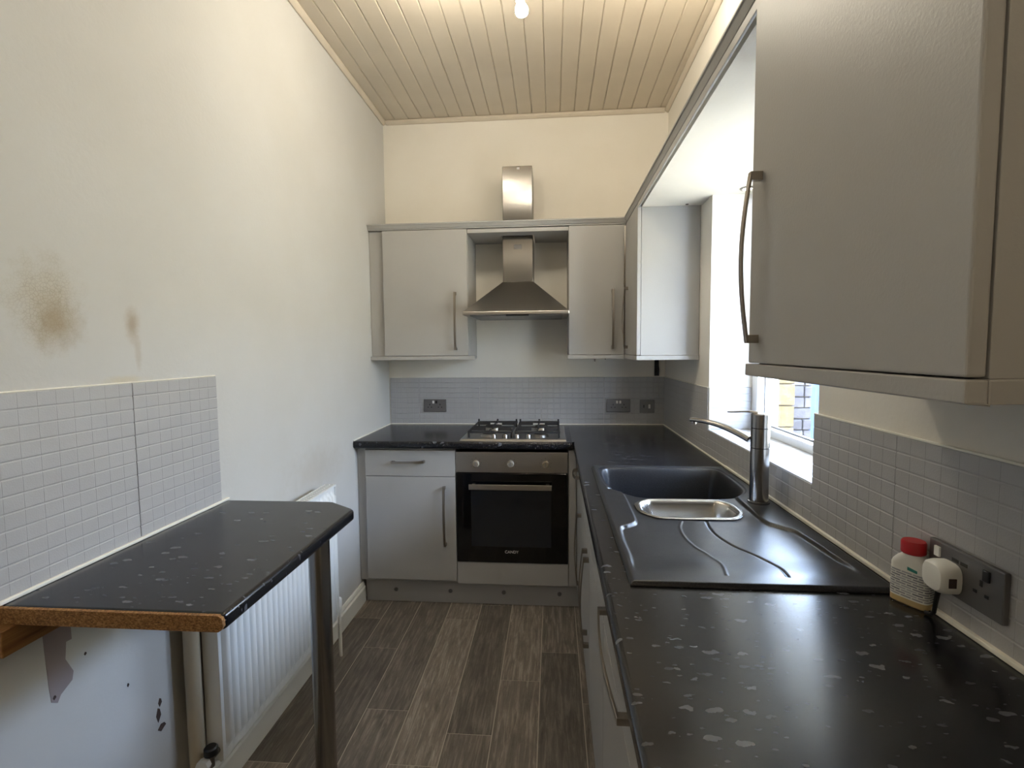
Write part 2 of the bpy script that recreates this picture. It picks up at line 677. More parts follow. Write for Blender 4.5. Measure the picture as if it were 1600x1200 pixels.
gk.build('gasket', M['pewter'], win)


# ------------------------------------------------------------------ wall tiles (pressed mosaic relief)
def tile(parent, o, u, v, n, wid, hei, nc, nr, gv=0.0007, vd=0.00045, ku=0.0008):
    o, u, v, n = Vector(o), Vector(u), Vector(v), Vector(n)
    h, kv = 0.0013, 0.0019
    T = 0.006
    mb = MB()
    e = 0.0006
    c = [o + u * e + v * e, o + u * (wid - e) + v * e, o + u * (wid - e) + v * (hei - e), o + u * e + v * (hei - e)]
    b0 = [p + n * 0.0002 for p in c]
    b1 = [p + n * (T - h) for p in c]
    mb.add(b0 + b1, [(0, 1, 5, 4), (1, 2, 6, 5), (2, 3, 7, 6), (3, 0, 4, 7), (4, 5, 6, 7)])
    for j in range(nr):
        v0, v1 = hei * j / nr + gv, hei * (j + 1) / nr - gv
        dz = random.uniform(-0.0002, 0.0002)
        us = []
        for i in range(nc):
            a, b = wid * i / nc, wid * (i + 1) / nc
            us += [(a, 1), (a + ku, 0), (b - ku, 0)]
        us.append((wid, 1))
        rows = ((v0, h), (v0 + kv, 0), (v1 - kv, 0), (v1, h))
        pts_ = [o + u * a + v * b + n * (T + dz - d - (vd if e_ else 0)) for b, d in rows for a, e_ in us]
        m_ = len(us)
        mb.add(pts_, [(r * m_ + k, r * m_ + k + 1, (r + 1) * m_ + k + 1, (r + 1) * m_ + k) for r in range(3) for k in range(m_ - 1)])
    return mb.build('tile', M['tile'], parent)


PZ = 0.0337


def n_of(l, p):
    return max(1, round(l / p))


# left wall above the breakfast bar
for a, b in ((0.788, 1.180), (1.182, 1.497)):
    tile(wl, (XL, b, ZW + 0.002), (0, -1, 0), (0, 0, 1), (1, 0, 0), b - a, 1.317 - ZW - 0.002, n_of(b - a, 0.0385), 12)
# back wall
xe = [XL + 0.007, -0.865, -0.470, -0.075, 0.320, XR - 0.001]
for a, b in zip(xe[:-1], xe[1:]):
    tile(wb, (a, D, ZW + 0.002), (1, 0, 0), (0, 0, 1), (0, -1, 0), b - a - 0.001, 1.216 - ZW - 0.002, n_of(b - a, 0.0385), 9, 0.0012, 0.0013, 0.0016)
# right wall
for a, b, z1 in ((2.702, D - 0.007, 1.214), (2.308, 2.701, 1.214), (1.913, 2.307, WZ0 + 0.004), (1.518, 1.912, WZ0 + 0.004), (1.386, 1.517, WZ0 + 0.004),
                 (1.062, 1.385, 1.214), (0.667, 1.061, 1.214), (0.272, 0.666, 1.214), (-0.05, 0.271, 1.214)):
    tile(wr, (XR, a, ZW + 0.002), (0, 1, 0), (0, 0, 1), (-1, 0, 0), b - a, z1 - ZW - 0.002, n_of(b - a, 0.0385), n_of(z1 - ZW, PZ))
# far reveal and sill of the window
tile(wr, (0.70, WY1, WZ0 + 0.006), (1, 0, 0), (0, 0, 1), (0, -1, 0), 0.178, 1.217 - WZ0 - 0.006, 5, 6)
for a, b in ((1.386, 1.69), (1.691, 1.995), (1.996, 2.299)):
    tile(wr, (0.692, a, WZ0), (1, 0, 0), (0, 1, 0), (0, 0, 1), 0.188, b - a, 5, n_of(b - a, 0.0385))


def strip(parent, *b):
    box(*b, 'sealant', M['sealant'], parent, 0.0015)


strip(wl, XL, XL + 0.0115, 0.843, 1.529, ZW + 0.0005, ZW + 0.008)
strip(wl, XL, XL + 0.005, 0.788, 1.497, 1.3165, 1.320)
strip(wl, XL, XL + 0.007, 2.57, D - 0.007, ZW, ZW + 0.006)
strip(wb, XL + 0.007, XR - 0.008, D - 0.011, D, ZW + 0.0005, ZW + 0.007)
strip(wb, XL + 0.007, XR - 0.008, D - 0.007, D, 1.2155, 1.2185)
strip(wr, XR - 0.012, XR, 2.05, D - 0.011, ZW + 0.0005, ZW + 0.007)
strip(wr, XR - 0.014, XR, -0.05, 2.05, ZW + 0.0005, ZW + 0.009)
strip(wr, XR - 0.007, XR, 2.308, D - 0.007, 1.2135, 1.2165)
strip(wr, XR - 0.007, XR, -0.05, 1.385, 1.2135, 1.218)
strip(wr, XR, XR + 0.006, 2.298, 2.306, WZ0 + 0.006, 1.217)

# bare plaster patch and scuffs on the left wall below the bar
pp = [(0.925, 0.818), (0.985, 0.818), (0.986, 0.763), (0.973, 0.764), (0.969, 0.727), (0.985, 0.69), (0.981, 0.672), (0.954, 0.657), (0.946, 0.644), (0.933, 0.654), (0.93, 0.689), (0.926, 0.782)]
MB().prism(pp, 'x', XL, XL + 0.0008).build('bare_patch', M['plasterpatch'], wl)['label'] = 'bare pinkish plaster where paint has come away'
for (y, z, a, b) in ((1.214, 0.449, 0.006, 0.012), (1.207, 0.418, 0.008, 0.02), (1.216, 0.378, 0.014, 0.010), (1.015, 0.711, 0.003, 0.004), (1.12, 0.563, 0.003, 0.005), (0.94, 0.66, 0.004, 0.005)):
    MB().prism([(y - a, z), (y - a * .3, z - b), (y + a, z - b * .2), (y + a * .6, z + b * .7), (y - a * .2, z + b)], 'x', XL, XL + 0.0011).build('scuff_mark', M['scuff'], wl)


# ------------------------------------------------------------------ unit building blocks
def bow_handle(parent, a, b, out, wid=0.013, stand=0.024, bow=0.012, mat=None, thick=0.005):
    """bow handle between the feet a and b on a face with outward direction out"""
    a, b, out = Vector(a), Vector(b), Vector(out).normalized()
    ax = (b - a).normalized()
    s = ax.cross(out).normalized()
    mb = MB()
    for p, sg in ((a, 1), (b, -1)):
        p0, p1 = p - ax * 0.001 * sg, p + ax * 0.015 * sg
        vs = []
        for q in (p0, p1):
            for t in (0.0, stand + thick * 0.5):
                for k in (-1, 1):
                    vs.append(q + out * t + s * k * wid * 0.5)
        mb.add(vs, [(0, 1, 3, 2), (4, 6, 7, 5), (0, 2, 6, 4), (1, 5, 7, 3), (0, 4, 5, 1), (2, 3, 7, 6)])
    N = 14
    vs, fs = [], []
    for i in range(N + 1):
        t = i / N
        c = a.lerp(b, t) + out * (stand - thick * 0.5 + bow * math.sin(math.pi * t))
        for (k, h) in ((-1, 0), (1, 0), (1, 1), (-1, 1)):
            vs.append(c + s * k * wid * 0.5 + out * h * thick)
    for i in range(N):
        for k in range(4):
            p, q = i * 4 + k, i * 4 + (k + 1) % 4
            fs.append((p, q, q + 4, p + 4))
    fs += [(3, 2, 1, 0), (N * 4, N * 4 + 1, N * 4 + 2, N * 4 + 3)]
    mb.add(vs, fs)
    return mb.build('handle', mat or M['nickel'], parent, 0.001)


def carcass(mb, x0, x1, y0, y1, z0, z1, t=0.018, open_side='y0', top=True):
    """five-sided cabinet box open on one side"""
    mb.box(x0, x1, y0, y1, z0, z0 + t)
    if top:
        mb.box(x0, x1, y0, y1, z1 - t, z1)
    zt_ = z1 - t if top else z1
    if open_side == 'y0':
        mb.box(x0, x0 + t, y0, y1, z0 + t, zt_)
        mb.box(x1 - t, x1, y0, y1, z0 + t, zt_)
        mb.box(x0 + t, x1 - t, y1 - t, y1, z0 + t, zt_)
    else:
        mb.box(x0, x1, y0, y0 + t, z0 + t, zt_)
        mb.box(x0, x1, y1 - t, y1, z0 + t, zt_)
        mb.box(x1 - t, x1, y0 + t, y1 - t, z0 + t, zt_)
    return mb


U = M['unit']

# ------------------------------------------------------------------ base units, back run
YF = 2.600                       # door fronts of the back run
bc = thing('base_cabinet', 'grey base cabinet with one drawer over a door left of the oven', 'cabinet', (-0.765, 2.9, 0.13))
carcass(MB(), -1.014, -0.522, YF + 0.019, 3.16, 0.132, 0.868).build('body', U, bc, 0.0008)
dr = box(-1.0125, -0.5195, YF, YF + 0.018, 0.7195, 0.860, 'drawer', U, bc, 0.0018)
bow_handle(dr, (-0.862, YF, 0.797), (-0.682, YF, 0.801), (0, -1, 0), bow=0.008)
dd = box(-1.0125, -0.5195, YF, YF + 0.018, 0.147, 0.7165, 'door', U, bc, 0.0018)
bow_handle(dd, (-0.579, YF, 0.345), (-0.580, YF, 0.667), (0, -1, 0))
box(XL + 0.002, -1.0155, YF + 0.02, YF + 0.038, 0.132, 0.868, 'filler_strip', U, bc, 0.001)

oh = thing('oven_housing', 'grey housing unit around the built-in oven with a plain panel below', 'cabinet', (-0.222, 2.9, 0.13))
hm = MB()
hm.box(-0.5205, -0.5175, YF + 0.02, 3.16, 0.132, 0.868)
hm.box(0.0765, 0.0795, YF + 0.02, 3.16, 0.132, 0.868)
hm.box(-0.5175, 0.0765, YF + 0.02, 3.16, 0.132, 0.15)
hm.box(-0.5175, 0.0765, YF + 0.03, 3.16, 0.235, 0.253)
hm.build('body', U, oh)
box(-0.5165, 0.0765, YF, YF + 0.018, 0.134, 0.254, 'lower_panel', U, oh, 0.0018)
cp_ = box(0.0805, 0.1195, YF, YF + 0.018, 0.134, 0.866, 'corner_post', U, oh, 0.0015)

ov = thing('built_in_oven', 'stainless and black glass built-in oven under the gas hob', 'oven', (-0.222, 2.85, 0.257))
box(-0.512, 0.071, YF + 0.022, 3.10, 0.262, 0.852, 'body', M['iron'], ov)
box(-0.5165, 0.0755, YF - 0.002, YF + 0.02, 0.7445, 0.853, 'control_panel', M['steel'], ov, 0.0015)
for x in (-0.408, -0.224, -0.041):
    kb = MB().tube([(x, YF - 0.002, 0.792), (x, YF - 0.008, 0.792), (x, YF - 0.02, 0.792), (x, YF - 0.023, 0.792)], [0.0185, 0.0185, 0.0165, 0.014], 20)
    kbo = kb.build('control_knob', M['knob'], ov, smooth=True)
    box(x - 0.002, x + 0.002, YF - 0.0245, YF - 0.022, 0.782, 0.806, 'pointer', M['pewter'], kbo)
    fl = MB()
    for k in range(7):
        a = math.radians(-120 + 40 * k + 90)
        px, pz = x + 0.030 * math.cos(a), 0.792 + 0.030 * math.sin(a)
        fl.box(px - 0.0012, px + 0.0012, YF - 0.0026, YF - 0.0018, pz - 0.0012, pz + 0.0012)
    fl.build('dial_marks', M['black'], ov)
od = box(-0.5155, 0.0745, YF - 0.004, YF + 0.018, 0.257, 0.7415, 'oven_door', M['ovenglass'], ov, 0.002)
box(-0.437, -0.012, YF - 0.0046, YF - 0.0038, 0.345, 0.648, 'oven_window', M['ovenwin'], od)
hb = MB().box(-0.442, -0.009, YF - 0.045, YF - 0.037, 0.662, 0.690)
hb.box(-0.430, -0.412, YF - 0.038, YF - 0.004, 0.668, 0.684)
hb.box(-0.039, -0.021, YF - 0.038, YF - 0.004, 0.668, 0.684)
hb.build('handle', M['steel'], od, 0.0015)


def text_mesh(body, size, loc, rot, mat, parent, name, extr=0.0003):
    cu = bpy.data.curves.new('lettering', 'FONT')
    cu.body = body
    cu.size = size
    cu.align_x = 'CENTER'
    cu.align_y = 'CENTER'
    cu.extrude = extr
    tmp = bpy.data.objects.new('lettering', cu)
    COL.objects.link(tmp)
    dg = bpy.context.evaluated_depsgraph_get()
    me = bpy.data.meshes.new_from_object(tmp.evaluated_get(dg))
    bpy.data.objects.remove(tmp)
    mat4 = Matrix.Translation(Vector(loc) - world_loc(parent)) @ rot
    me.transform(mat4)
    me.materials.clear()
    me.materials.append(mat)
    o = bpy.data.objects.new(name, me)
    COL.objects.link(o)
    o.parent = parent
    return o


RX = Matrix.Rotation(math.radians(90), 4, 'X')
text_mesh('CANDY', 0.021, (-0.222, YF - 0.0045, 0.316), RX, M['print'], od, 'lettering')

# plinths
pb = box(XL + 0.021, 0.139, 2.646, 2.662, 0.001, 0.130, 'plinth', U, None, 0.001)
tag(pb, 'grey kick board under the oven and back cabinets with four screws', 'plinth')
for x in (-0.873, -0.567, -0.272, 0.031):
    MB().tube([(x, 2.646, 0.069), (x, 2.643, 0.069), (x, 2.6425, 0.069)], [0.011, 0.011, 0.007], 16).build('screw_cap', M['pewter'], pb)
pr_ = box(0.168, 0.184, 0.02, 2.64, 0.001, 0.130, 'plinth', U, None, 0.001)
tag(pr_, 'grey kick board along the floor below the right-hand run of doors', 'plinth')

# ------------------------------------------------------------------ base units, right run
XD = 0.122                       # door fronts of the right run


def right_unit(y0, y1, label, doors, drawers, sink=False):
    t = thing('base_cabinet', label, 'cabinet', (0.42, (y0 + y1) / 2, 0.13))
    carcass(MB(), XD + 0.02, 0.66, y0 + 0.001, y1 - 0.001, 0.132, 0.868, open_side='x0', top=not sink).build('body', U, t, 0.0008)
    for (a, b, hy) in drawers:
        d = box(XD, XD + 0.018, a + 0.0015, b - 0.0015, 0.7195, 0.860, 'drawer', U, t, 0.0018)
        if hy:
            bow_handle(d, (XD, hy[0], 0.797), (XD, hy[1], 0.797), (-1, 0, 0), bow=0.010, stand=0.020)
    for (a, b, hy) in doors:
        d = box(XD, XD + 0.018, a + 0.0015, b - 0.0015, 0.147, 0.7165, 'door', U, t, 0.0018)
        bow_handle(d, (XD, hy, 0.345), (XD, hy, 0.667), (-1, 0, 0), stand=0.018)
    return t


right_unit(2.16, 2.575, 'grey cabinet with drawer and door in the corner right of the oven', [(2.16, 2.575, 2.185)], [(2.16, 2.575, (2.30, 2.46))])
right_unit(1.21, 2.16, 'wide grey double-door cabinet under the black sink', [(1.685, 2.16, 1.795), (1.21, 1.685, 1.715)], [(1.21, 2.16, None)], sink=True)
right_unit(0.61, 1.21, 'grey cabinet with a long horizontal drawer handle nearest on the right', [(0.61, 1.21, 0.66)], [(0.61, 1.21, (0.775, 1.125))])

# ------------------------------------------------------------------ worktops


def edge_profile(x_front, x_back, z0, z1, sign=1, r=0.012):
    """rounded (postformed) front edge; front at x_front"""
    pts = []
    for (cz, a0, a1) in ((z1 - r, 90, 180), (z0 + r, 180, 270)):
        for k in range(6):
            a = math.radians(a0 + (a1 - a0) * k / 5)
            pts.append((x_front + sign * (r + r * math.cos(a)), cz + r * math.sin(a)))
    return [(x_back, z1)] + pts + [(x_back, z0)]


SX0, SX1, SY0, SY1 = 0.155, 0.672, 1.002, 2.035      # sink outline
XWF, YWF = 0.1016, 2.566
ZB = ZW - 0.038
wt = MB()
wt.prism(edge_profile(XWF, XR - 0.001, ZB, ZW), 'y', -0.05, SY0 + 0.02)
wt.prism(edge_profile(XWF, SX0 + 0.02, ZB, ZW), 'y', SY0 + 0.02, SY1 - 0.02)
wt.box(SX1 - 0.02, XR - 0.001, SY0 + 0.02, SY1 - 0.02, ZB, ZW)
wt.prism(edge_profile(XWF, XR - 0.001, ZB, ZW), 'y', SY1 - 0.02, YWF + 0.02)
wt.box(0.098, XR - 0.001, YWF + 0.02, D - 0.001, ZB, ZW)
wto = wt.build('worktop', M['worktop'], None, smooth=True)
tag(wto, 'long dark flecked worktop down the right side around the sink', 'worktop')
wt2 = MB()
prof = edge_profile(YWF, D - 0.001, ZB, ZW)
wt2.prism(prof, 'x', XL + 0.001, 0.097)
wt2o = wt2.build('worktop', M['worktop'], None, smooth=True)
tag(wt2o, 'short dark flecked worktop along the back wall carrying the gas hob', 'worktop')
jb = box(0.0968, 0.0982, YWF + 0.012, D - 0.012, ZB + 0.002, ZW + 0.0003, 'joint_strip', M['black'], wto)

# ------------------------------------------------------------------ gas hob
hob = thing('gas_hob', 'stainless four-burner gas hob with black pan supports on the back worktop', 'hob', (-0.212, 2.85, ZW))
HX0, HX1, HY0, HY1 = -0.494, 0.068, 2.600, 3.098
hz = ZW + 0.009
hp = MB()
hp.add([(HX0, HY0, ZW + 0.0005), (HX1, HY0, ZW + 0.0005), (HX1, HY1, ZW + 0.0005), (HX0, HY1, ZW + 0.0005),
        (HX0 + 0.004, HY0 + 0.004, hz), (HX1 - 0.004, HY0 + 0.004, hz), (HX1 - 0.004, HY1 - 0.004, hz), (HX0 + 0.004, HY1 - 0.004, hz),
        (HX0 + 0.03, HY0 + 0.03, hz), (HX1 - 0.03, HY0 + 0.03, hz), (HX1 - 0.03, HY1 - 0.03, hz), (HX0 + 0.03, HY1 - 0.03, hz),
        (HX0 + 0.04, HY0 + 0.04, hz - 0.005), (HX1 - 0.04, HY0 + 0.04, hz - 0.005), (HX1 - 0.04, HY1 - 0.04, hz - 0.005), (HX0 + 0.04, HY1 - 0.04, hz - 0.005)],
       [(3, 2, 1, 0), (0, 1, 5, 4), (1, 2, 6, 5), (2, 3, 7, 6), (3, 0, 4, 7), (4, 5, 9, 8), (5, 6, 10, 9), (6, 7, 11, 10), (7, 4, 8, 11),
        (8, 9, 13, 12), (9, 10, 14, 13), (10, 11, 15, 14), (11, 8, 12, 15), (12, 13, 14, 15)])
hp.build('hob_plate', M['steel'], hob)
hb0 = hz - 0.005
for (x, y, r) in ((-0.355, 2.735, 0.036), (-0.070, 2.735, 0.036), (-0.355, 2.965, 0.047), (-0.070, 2.965, 0.036)):
    bo = MB().tube([(x, y, hb0), (x, y, hb0 + 0.014), (x, y, hb0 + 0.016)], [r + 0.01, r + 0.004, r], 24).build('burner', M['steel'], hob, smooth=True)
    MB().tube([(x, y, hb0 + 0.016), (x, y, hb0 + 0.024), (x, y, hb0 + 0.026)], [r + 0.001, r + 0.001, r - 0.004], 24).build('burner_cap', M['iron'], bo, smooth=True)
for side in (-1, 1):
    x0, x1 = (-0.462, -0.220) if side < 0 else (-0.206, 0.036)
    y0, y1 = 2.668, 3.062
    z0, z1 = hz + 0.022, hz + 0.031
    g = MB()
    t = 0.010
    g.box(x0, x1, y0, y0 + t, z0, z1)
    g.box(x0, x1, y1 - t, y1, z0, z1)
    g.box(x0, x0 + t, y0 + t, y1 - t, z0, z1)
    g.box(x1 - t, x1, y0 + t, y1 - t, z0, z1)
    ym = (y0 + y1) / 2
    g.box(x0 + t, x1 - t, ym - t / 2, ym + t / 2, z0, z1)
    for (cx, cy) in (((x0 + x1) / 2, 2.757), ((x0 + x1) / 2, 2.975)):
        for (dx, dy) in ((1, 0), (-1, 0), (0, 1), (0, -1)):
            if dx:
                xa = x1 - t if dx > 0 else x0 + t
                xb = cx + dx * 0.035
                g.box(min(xa, xb), max(xa, xb), cy - 0.004, cy + 0.004, z0, z1 + 0.008)
            else:
                ya = {(1, True): ym - t / 2, (-1, True): y0 + t, (1, False): y1 - t, (-1, False): ym + t / 2}[(dy, cy < ym)]
                yb = cy + dy * 0.035
                g.box(cx - 0.004, cx + 0.004, min(ya, yb), max(ya, yb), z0, z1 + 0.008)
    for cx in (x0, x1 - t):
        for cy in (y0, y1 - t):
            g.box(cx, cx + t, cy, cy + t, hb0, z0)
    # upstanding finger ends on the rear bar
    for cx in (x0, (x0 + x1) / 2 - 0.005, x1 - t):
        g.box(cx, cx + t, y1 - t, y1, z1, z1 + 0.014)
    g.build('pan_support', M['iron'], hob, 0.0015)
for k in range(4):
    x = -0.318 + 0.062 * k
    MB().tube([(x, 2.652, hb0), (x, 2.652, hb0 + 0.022), (x, 2.652, hb0 + 0.026)], [0.0165, 0.0145, 0.011], 18).build('control_knob', M['chrome'], hob, smooth=True)

# ------------------------------------------------------------------ wall units
YU = 2.866
ZU0, ZU1 = 1.358, 2.078


def wall_unit_back(x0, x1, label, hx, left_filler=None):
    t = thing('wall_cabinet', label, 'cabinet', ((x0 + x1) / 2, 3.03, ZU0))
    carcass(MB(), x0, x1, YU + 0.019, D - 0.002, ZU0, ZU1).build('body', U, t, 0.0008)
    d = box(x0 + 0.001, x1 - 0.001, YU, YU + 0.018, ZU0 + 0.002, ZU1 - 0.002, 'door', U, t, 0.0018)
    bow_handle(d, (hx, YU, 1.393), (hx, YU, 1.721), (0, -1, 0))
    return t


wu1 = wall_unit_back(-0.979, -0.485, 'grey wall cabinet left of the cooker hood', -0.556)
box(XL + 0.002, -0.9805, YU + 0.02, YU + 0.038, ZU0, ZU1, 'filler_strip', U, wu1, 0.001)
MB().box(XL + 0.001, -0.447, YU - 0.002, YU + 0.018, 1.336, 1.357).box(-0.505, -0.485, YU + 0.018, D - 0.002, 1.336, 1.357).build('pelmet', U, wu1, 0.0015)
wu2 = wall_unit_back(0.089, 0.396, 'narrow grey wall cabinet right of the cooker hood', 0.333)
box(0.082, 0.3985, YU - 0.002, YU + 0.018, 1.336, 1.357, 'pelmet', U, wu2, 0.0015)

XUF = 0.402
YE = 2.470
wu3 = thing('wall_cabinet', 'grey corner wall cabinet with a blank side beside the window', 'cabinet', (0.55, 2.67, ZU0))
carcass(MB(), XUF + 0.019, XR - 0.002, YE, YU + 0.015, ZU0, ZU1, open_side='x0').build('body', U, wu3, 0.0008)
d3 = box(XUF, XUF + 0.018, YE + 0.001, YU - 0.002, ZU0 + 0.002, ZU1 - 0.002, 'door', U, wu3, 0.0018)
bow_handle(d3, (XUF, 2.762, 1.393), (XUF, 2.762, 1.721), (-1, 0, 0), stand=0.018)
MB().box(XUF - 0.002, XUF + 0.018, YE - 0.012, YU - 0.004, 1.336, 1.357).box(XUF + 0.018, XR - 0.003, YE - 0.012, YE + 0.008, 1.336, 1.357).build('pelmet', U, wu3, 0.0015)

XN = 0.390
N0, N1 = 0.509, 1.043
wu4 = thing('wall_cabinet', 'large grey wall cabinet close at the upper right with full-height door', 'cabinet', (0.55, 0.77, ZU0))
carcass(MB(), XN + 0.021, XR - 0.002, N0, N1, ZU0 + 0.003, ZU1, open_side='x0').build('body', U, wu4, 0.0008)
d4 = box(XN, XN + 0.019, N0, N1, ZU0 + 0.0045, ZU1 - 0.002, 'door', U, wu4, 0.003, 3)
bow_handle(d4, (XN, 1.000, 1.402), (XN, 0.998, 1.719), (-1, 0, 0), bow=0.014, stand=0.020)
MB().box(XN - 0.003, XN + 0.018, N0 - 0.004, N1 + 0.008, 1.337, 1.3605).box(XN + 0.018, XN + 0.040, N0 + 0.016, N1 + 0.008, 1.337, 1.3609).box(XN + 0.018, XR - 0.003, N0 - 0.004, N0 + 0.016, 1.337, 1.3609).build('pelmet', U, wu4, 0.002)

# bridging shelf over the hood, with a cut-out for the chimney
CX0, CX1, CY0 = -0.2925, -0.1155, 2.978
bs = MB()
bs.box(-0.4835, 0.0875, YU + 0.010, CY0 - 0.012, 2.054, 2.076)
bs.box(-0.4835, CX0 - 0.006, CY0 - 0.012, D - 0.002, 2.054, 2.076)
bs.box(CX1 + 0.006, 0.0875, CY0 - 0.012, D - 0.002, 2.054, 2.076)
tag(bs.build('bridging_shelf', U, None, 0.001), 'grey bridging shelf above the hood, cut round its chimney', 'shelf')

# front rail of the soffit
tag(MB().box(0.4025, 0.4095, N1 + 0.004, YE - 0.002, 2.0575, 2.0800).build('edge_rail', U, None, 0.0015), 'thin grey edge rail along the window soffit under the cornice', 'rail')

# cornice
co = thing('cornice', 'grey cornice moulding running along the tops of all wall cabinets', 'cornice', (0.0, 2.86, 2.08))


def cornice_prof(front, back, s):
    # (offset, z): top lip, sloping face, lower bead
    return [(front, 2.1135), (front, 2.107), (front + s * 0.004, 2.104), (front + s * 0.013, 2.088), (front + s * 0.018, 2.086), (front + s * 0.018, 2.0805), (back, 2.0805), (back, 2.1135)]


FO = 0.392
cb = MB()
pA = cornice_prof(YU - 0.014, YU + 0.05, 1)
pB = cornice_prof(FO, FO + 0.064, 1)
# mitred back length and right length
vs, fs = [], []
n = len(pA)
for (y, z) in pA:
    vs.append((XL + 0.001, y, z))
for (y, z), (x, _) in zip(pA, pB):
    vs.append((x, y, z))
for (x, z) in pB:
    vs.append((x, N0, z))
for k in range(n):
    a, b = k, (k + 1) % n
    fs.append((a, b, n + b, n + a))
    fs.append((n + a, n + b, 2 * n + b, 2 * n + a))
fs += [tuple(range(n)), tuple(range(3 * n - 1, 2 * n - 1, -1))]
cb.add(vs, fs)
cb.build('moulding', U, co)

# ------------------------------------------------------------------ cooker hood
hd = thing('cooker_hood', 'stainless pyramid cooker hood with a tall square chimney', 'hood', (-0.204, 2.95, 1.58))
RX0, RX1, RY0 = -0.4835, 0.0845, 2.700
hc = MB()
zr0, zr1, zp = 1.580, 1.598, 1.788
yb_ = D - 0.003
hc.add([(RX0, RY0, zr1), (RX1, RY0, zr1), (RX1, yb_, zr1), (RX0, yb_, zr1), (CX0 - 0.002, CY0 - 0.003, zp), (CX1 + 0.002, CY0 - 0.003, zp), (CX1 + 0.002, yb_, zp), (CX0 - 0.002, yb_, zp)],
       [(0, 1, 5, 4), (1, 2, 6, 5), (2, 3, 7, 6), (3, 0, 4, 7), (0, 3, 2, 1), (4, 5, 6, 7)])
hc.build('canopy', M['steel'], hd)
rim = box(RX0 - 0.003, RX1 + 0.002, RY0 - 0.002, yb_, zr0, zr1, 'rim', M['steel'], hd, 0.003)
box(RX0 + 0.03, RX1 - 0.03, RY0 + 0.04, yb_ - 0.03, zr0 - 0.004, zr0 - 0.0005, 'filter', M['pewter'], hd)
box(-0.252, -0.128, RY0 + 0.004, RY0 + 0.034, zr0 - 0.008, zr0 - 0.0005, 'switch_panel', M['black'], hd, 0.002)
box(CX0, CX1, CY0, yb_, zp, 2.052, 'lower_chimney', M['chimney'], hd, 0.002)
box(CX0 + 0.002, CX1 - 0.002, CY0 + 0.002, yb_, 2.052, 2.452, 'upper_chimney', M['chimney'], hd, 0.002)
box(-0.226, -0.182, CY0 - 0.0008, CY0, 1.978, 2.004, 'rating_sticker', M['pewter'], hd)
box(-0.206, -0.190, CY0 + 0.0012, CY0 + 0.002, 2.433, 2.445, 'torn_sticker', M['print'], hd)

# ------------------------------------------------------------------ sockets
def seg_face(o, u, v, n):
    o, u, v, n = map(Vector, (o, u, v, n))

    def pbox(name, a0, a1, b0, b1, d0, d1, mat, parent, bev=0.0):
        vs = []
        for d in (d0, d1):
            for b in (b0, b1):
                for a in (a0, a1):
                    vs.append(o + u * a + v * b + n * d)
        return MB().add(vs, [(0, 2, 3, 1), (4, 5, 7, 6), (0, 1, 5, 4), (2, 6, 7, 3), (0, 4, 6, 2), (1, 3, 7, 5)]).build(name, mat, parent, bev)
    return pbox


def pins(pb, cx, parent):
    m = M['black']
    pb('pin_hole', cx - 0.0025, cx + 0.0025, 0.043, 0.053, 0.0101, 0.0108, m, parent)
    pb('pin_hole', cx - 0.0145, cx - 0.0075, 0.0285, 0.0335, 0.0101, 0.0108, m, parent)
    pb('pin_hole', cx + 0.0075, cx + 0.0145, 0.0285, 0.0335, 0.0101, 0.0108, m, parent)


def double_socket(o, u, n, label, white_switches, w_=0.147, usb=False):
    t = thing('double_socket', label, 'socket', o)
    pb = seg_face(o, u, (0, 0, 1), n)
    pb('faceplate', 0, w_, 0, 0.082, 0.0, 0.010, M['pewter'], t, 0.002)
    for k, c in enumerate((0.040, w_ - 0.040)):
        pins(pb, c, t)
    sw = (w_ / 2 - 0.010, w_ / 2 + 0.010) if not usb else (0.022, w_ - 0.030)
    for k, c in enumerate(sw):
        pb('rocker_switch', c - 0.006, c + 0.006, 0.055, 0.073, 0.0095, 0.0135, M['white'] if white_switches[k] else M['black'], t, 0.001)
    if usb:
        for c in (0.060, 0.078):
            pb('charging_port', c - 0.007, c + 0.007, 0.060, 0.066, 0.0098, 0.0106, M['black'], t)
    return t


double_socket((-0.834, D - 0.0062, 0.994), (1, 0, 0), (0, -1, 0), 'grey double socket on the back tiles left of the hob', (1, 0))
double_socket((0.335, D - 0.0062, 0.994), (1, 0, 0), (0, -1, 0), 'grey double socket with two white switches on the back tiles right of the hob', (1, 1))
ss = thing('switched_spur', 'single grey fused switch plate near the corner of the back tiles', 'switch', (0.540, D - 0.0062, 0.990))
pbx = seg_face((0.540, D - 0.0062, 0.990), (1, 0, 0), (0, 0, 1), (0, -1, 0))
pbx('faceplate', 0, 0.090, 0, 0.082, 0, 0.010, M['pewter'], ss, 0.002)
pbx('rocker_switch', 0.052, 0.064, 0.028, 0.054, 0.0095, 0.0135, M['white'], ss, 0.001)
pbx('fuse_holder', 0.020, 0.028, 0.032, 0.050, 0.0098, 0.0112, M['black'], ss, 0.0005)
double_socket((XR - 0.0062, 0.948, 0.966), (0, -1, 0), (-1, 0, 0), 'large grey double socket with charging ports on the right wall beside the plug', (1, 0), w_=0.153, usb=True)

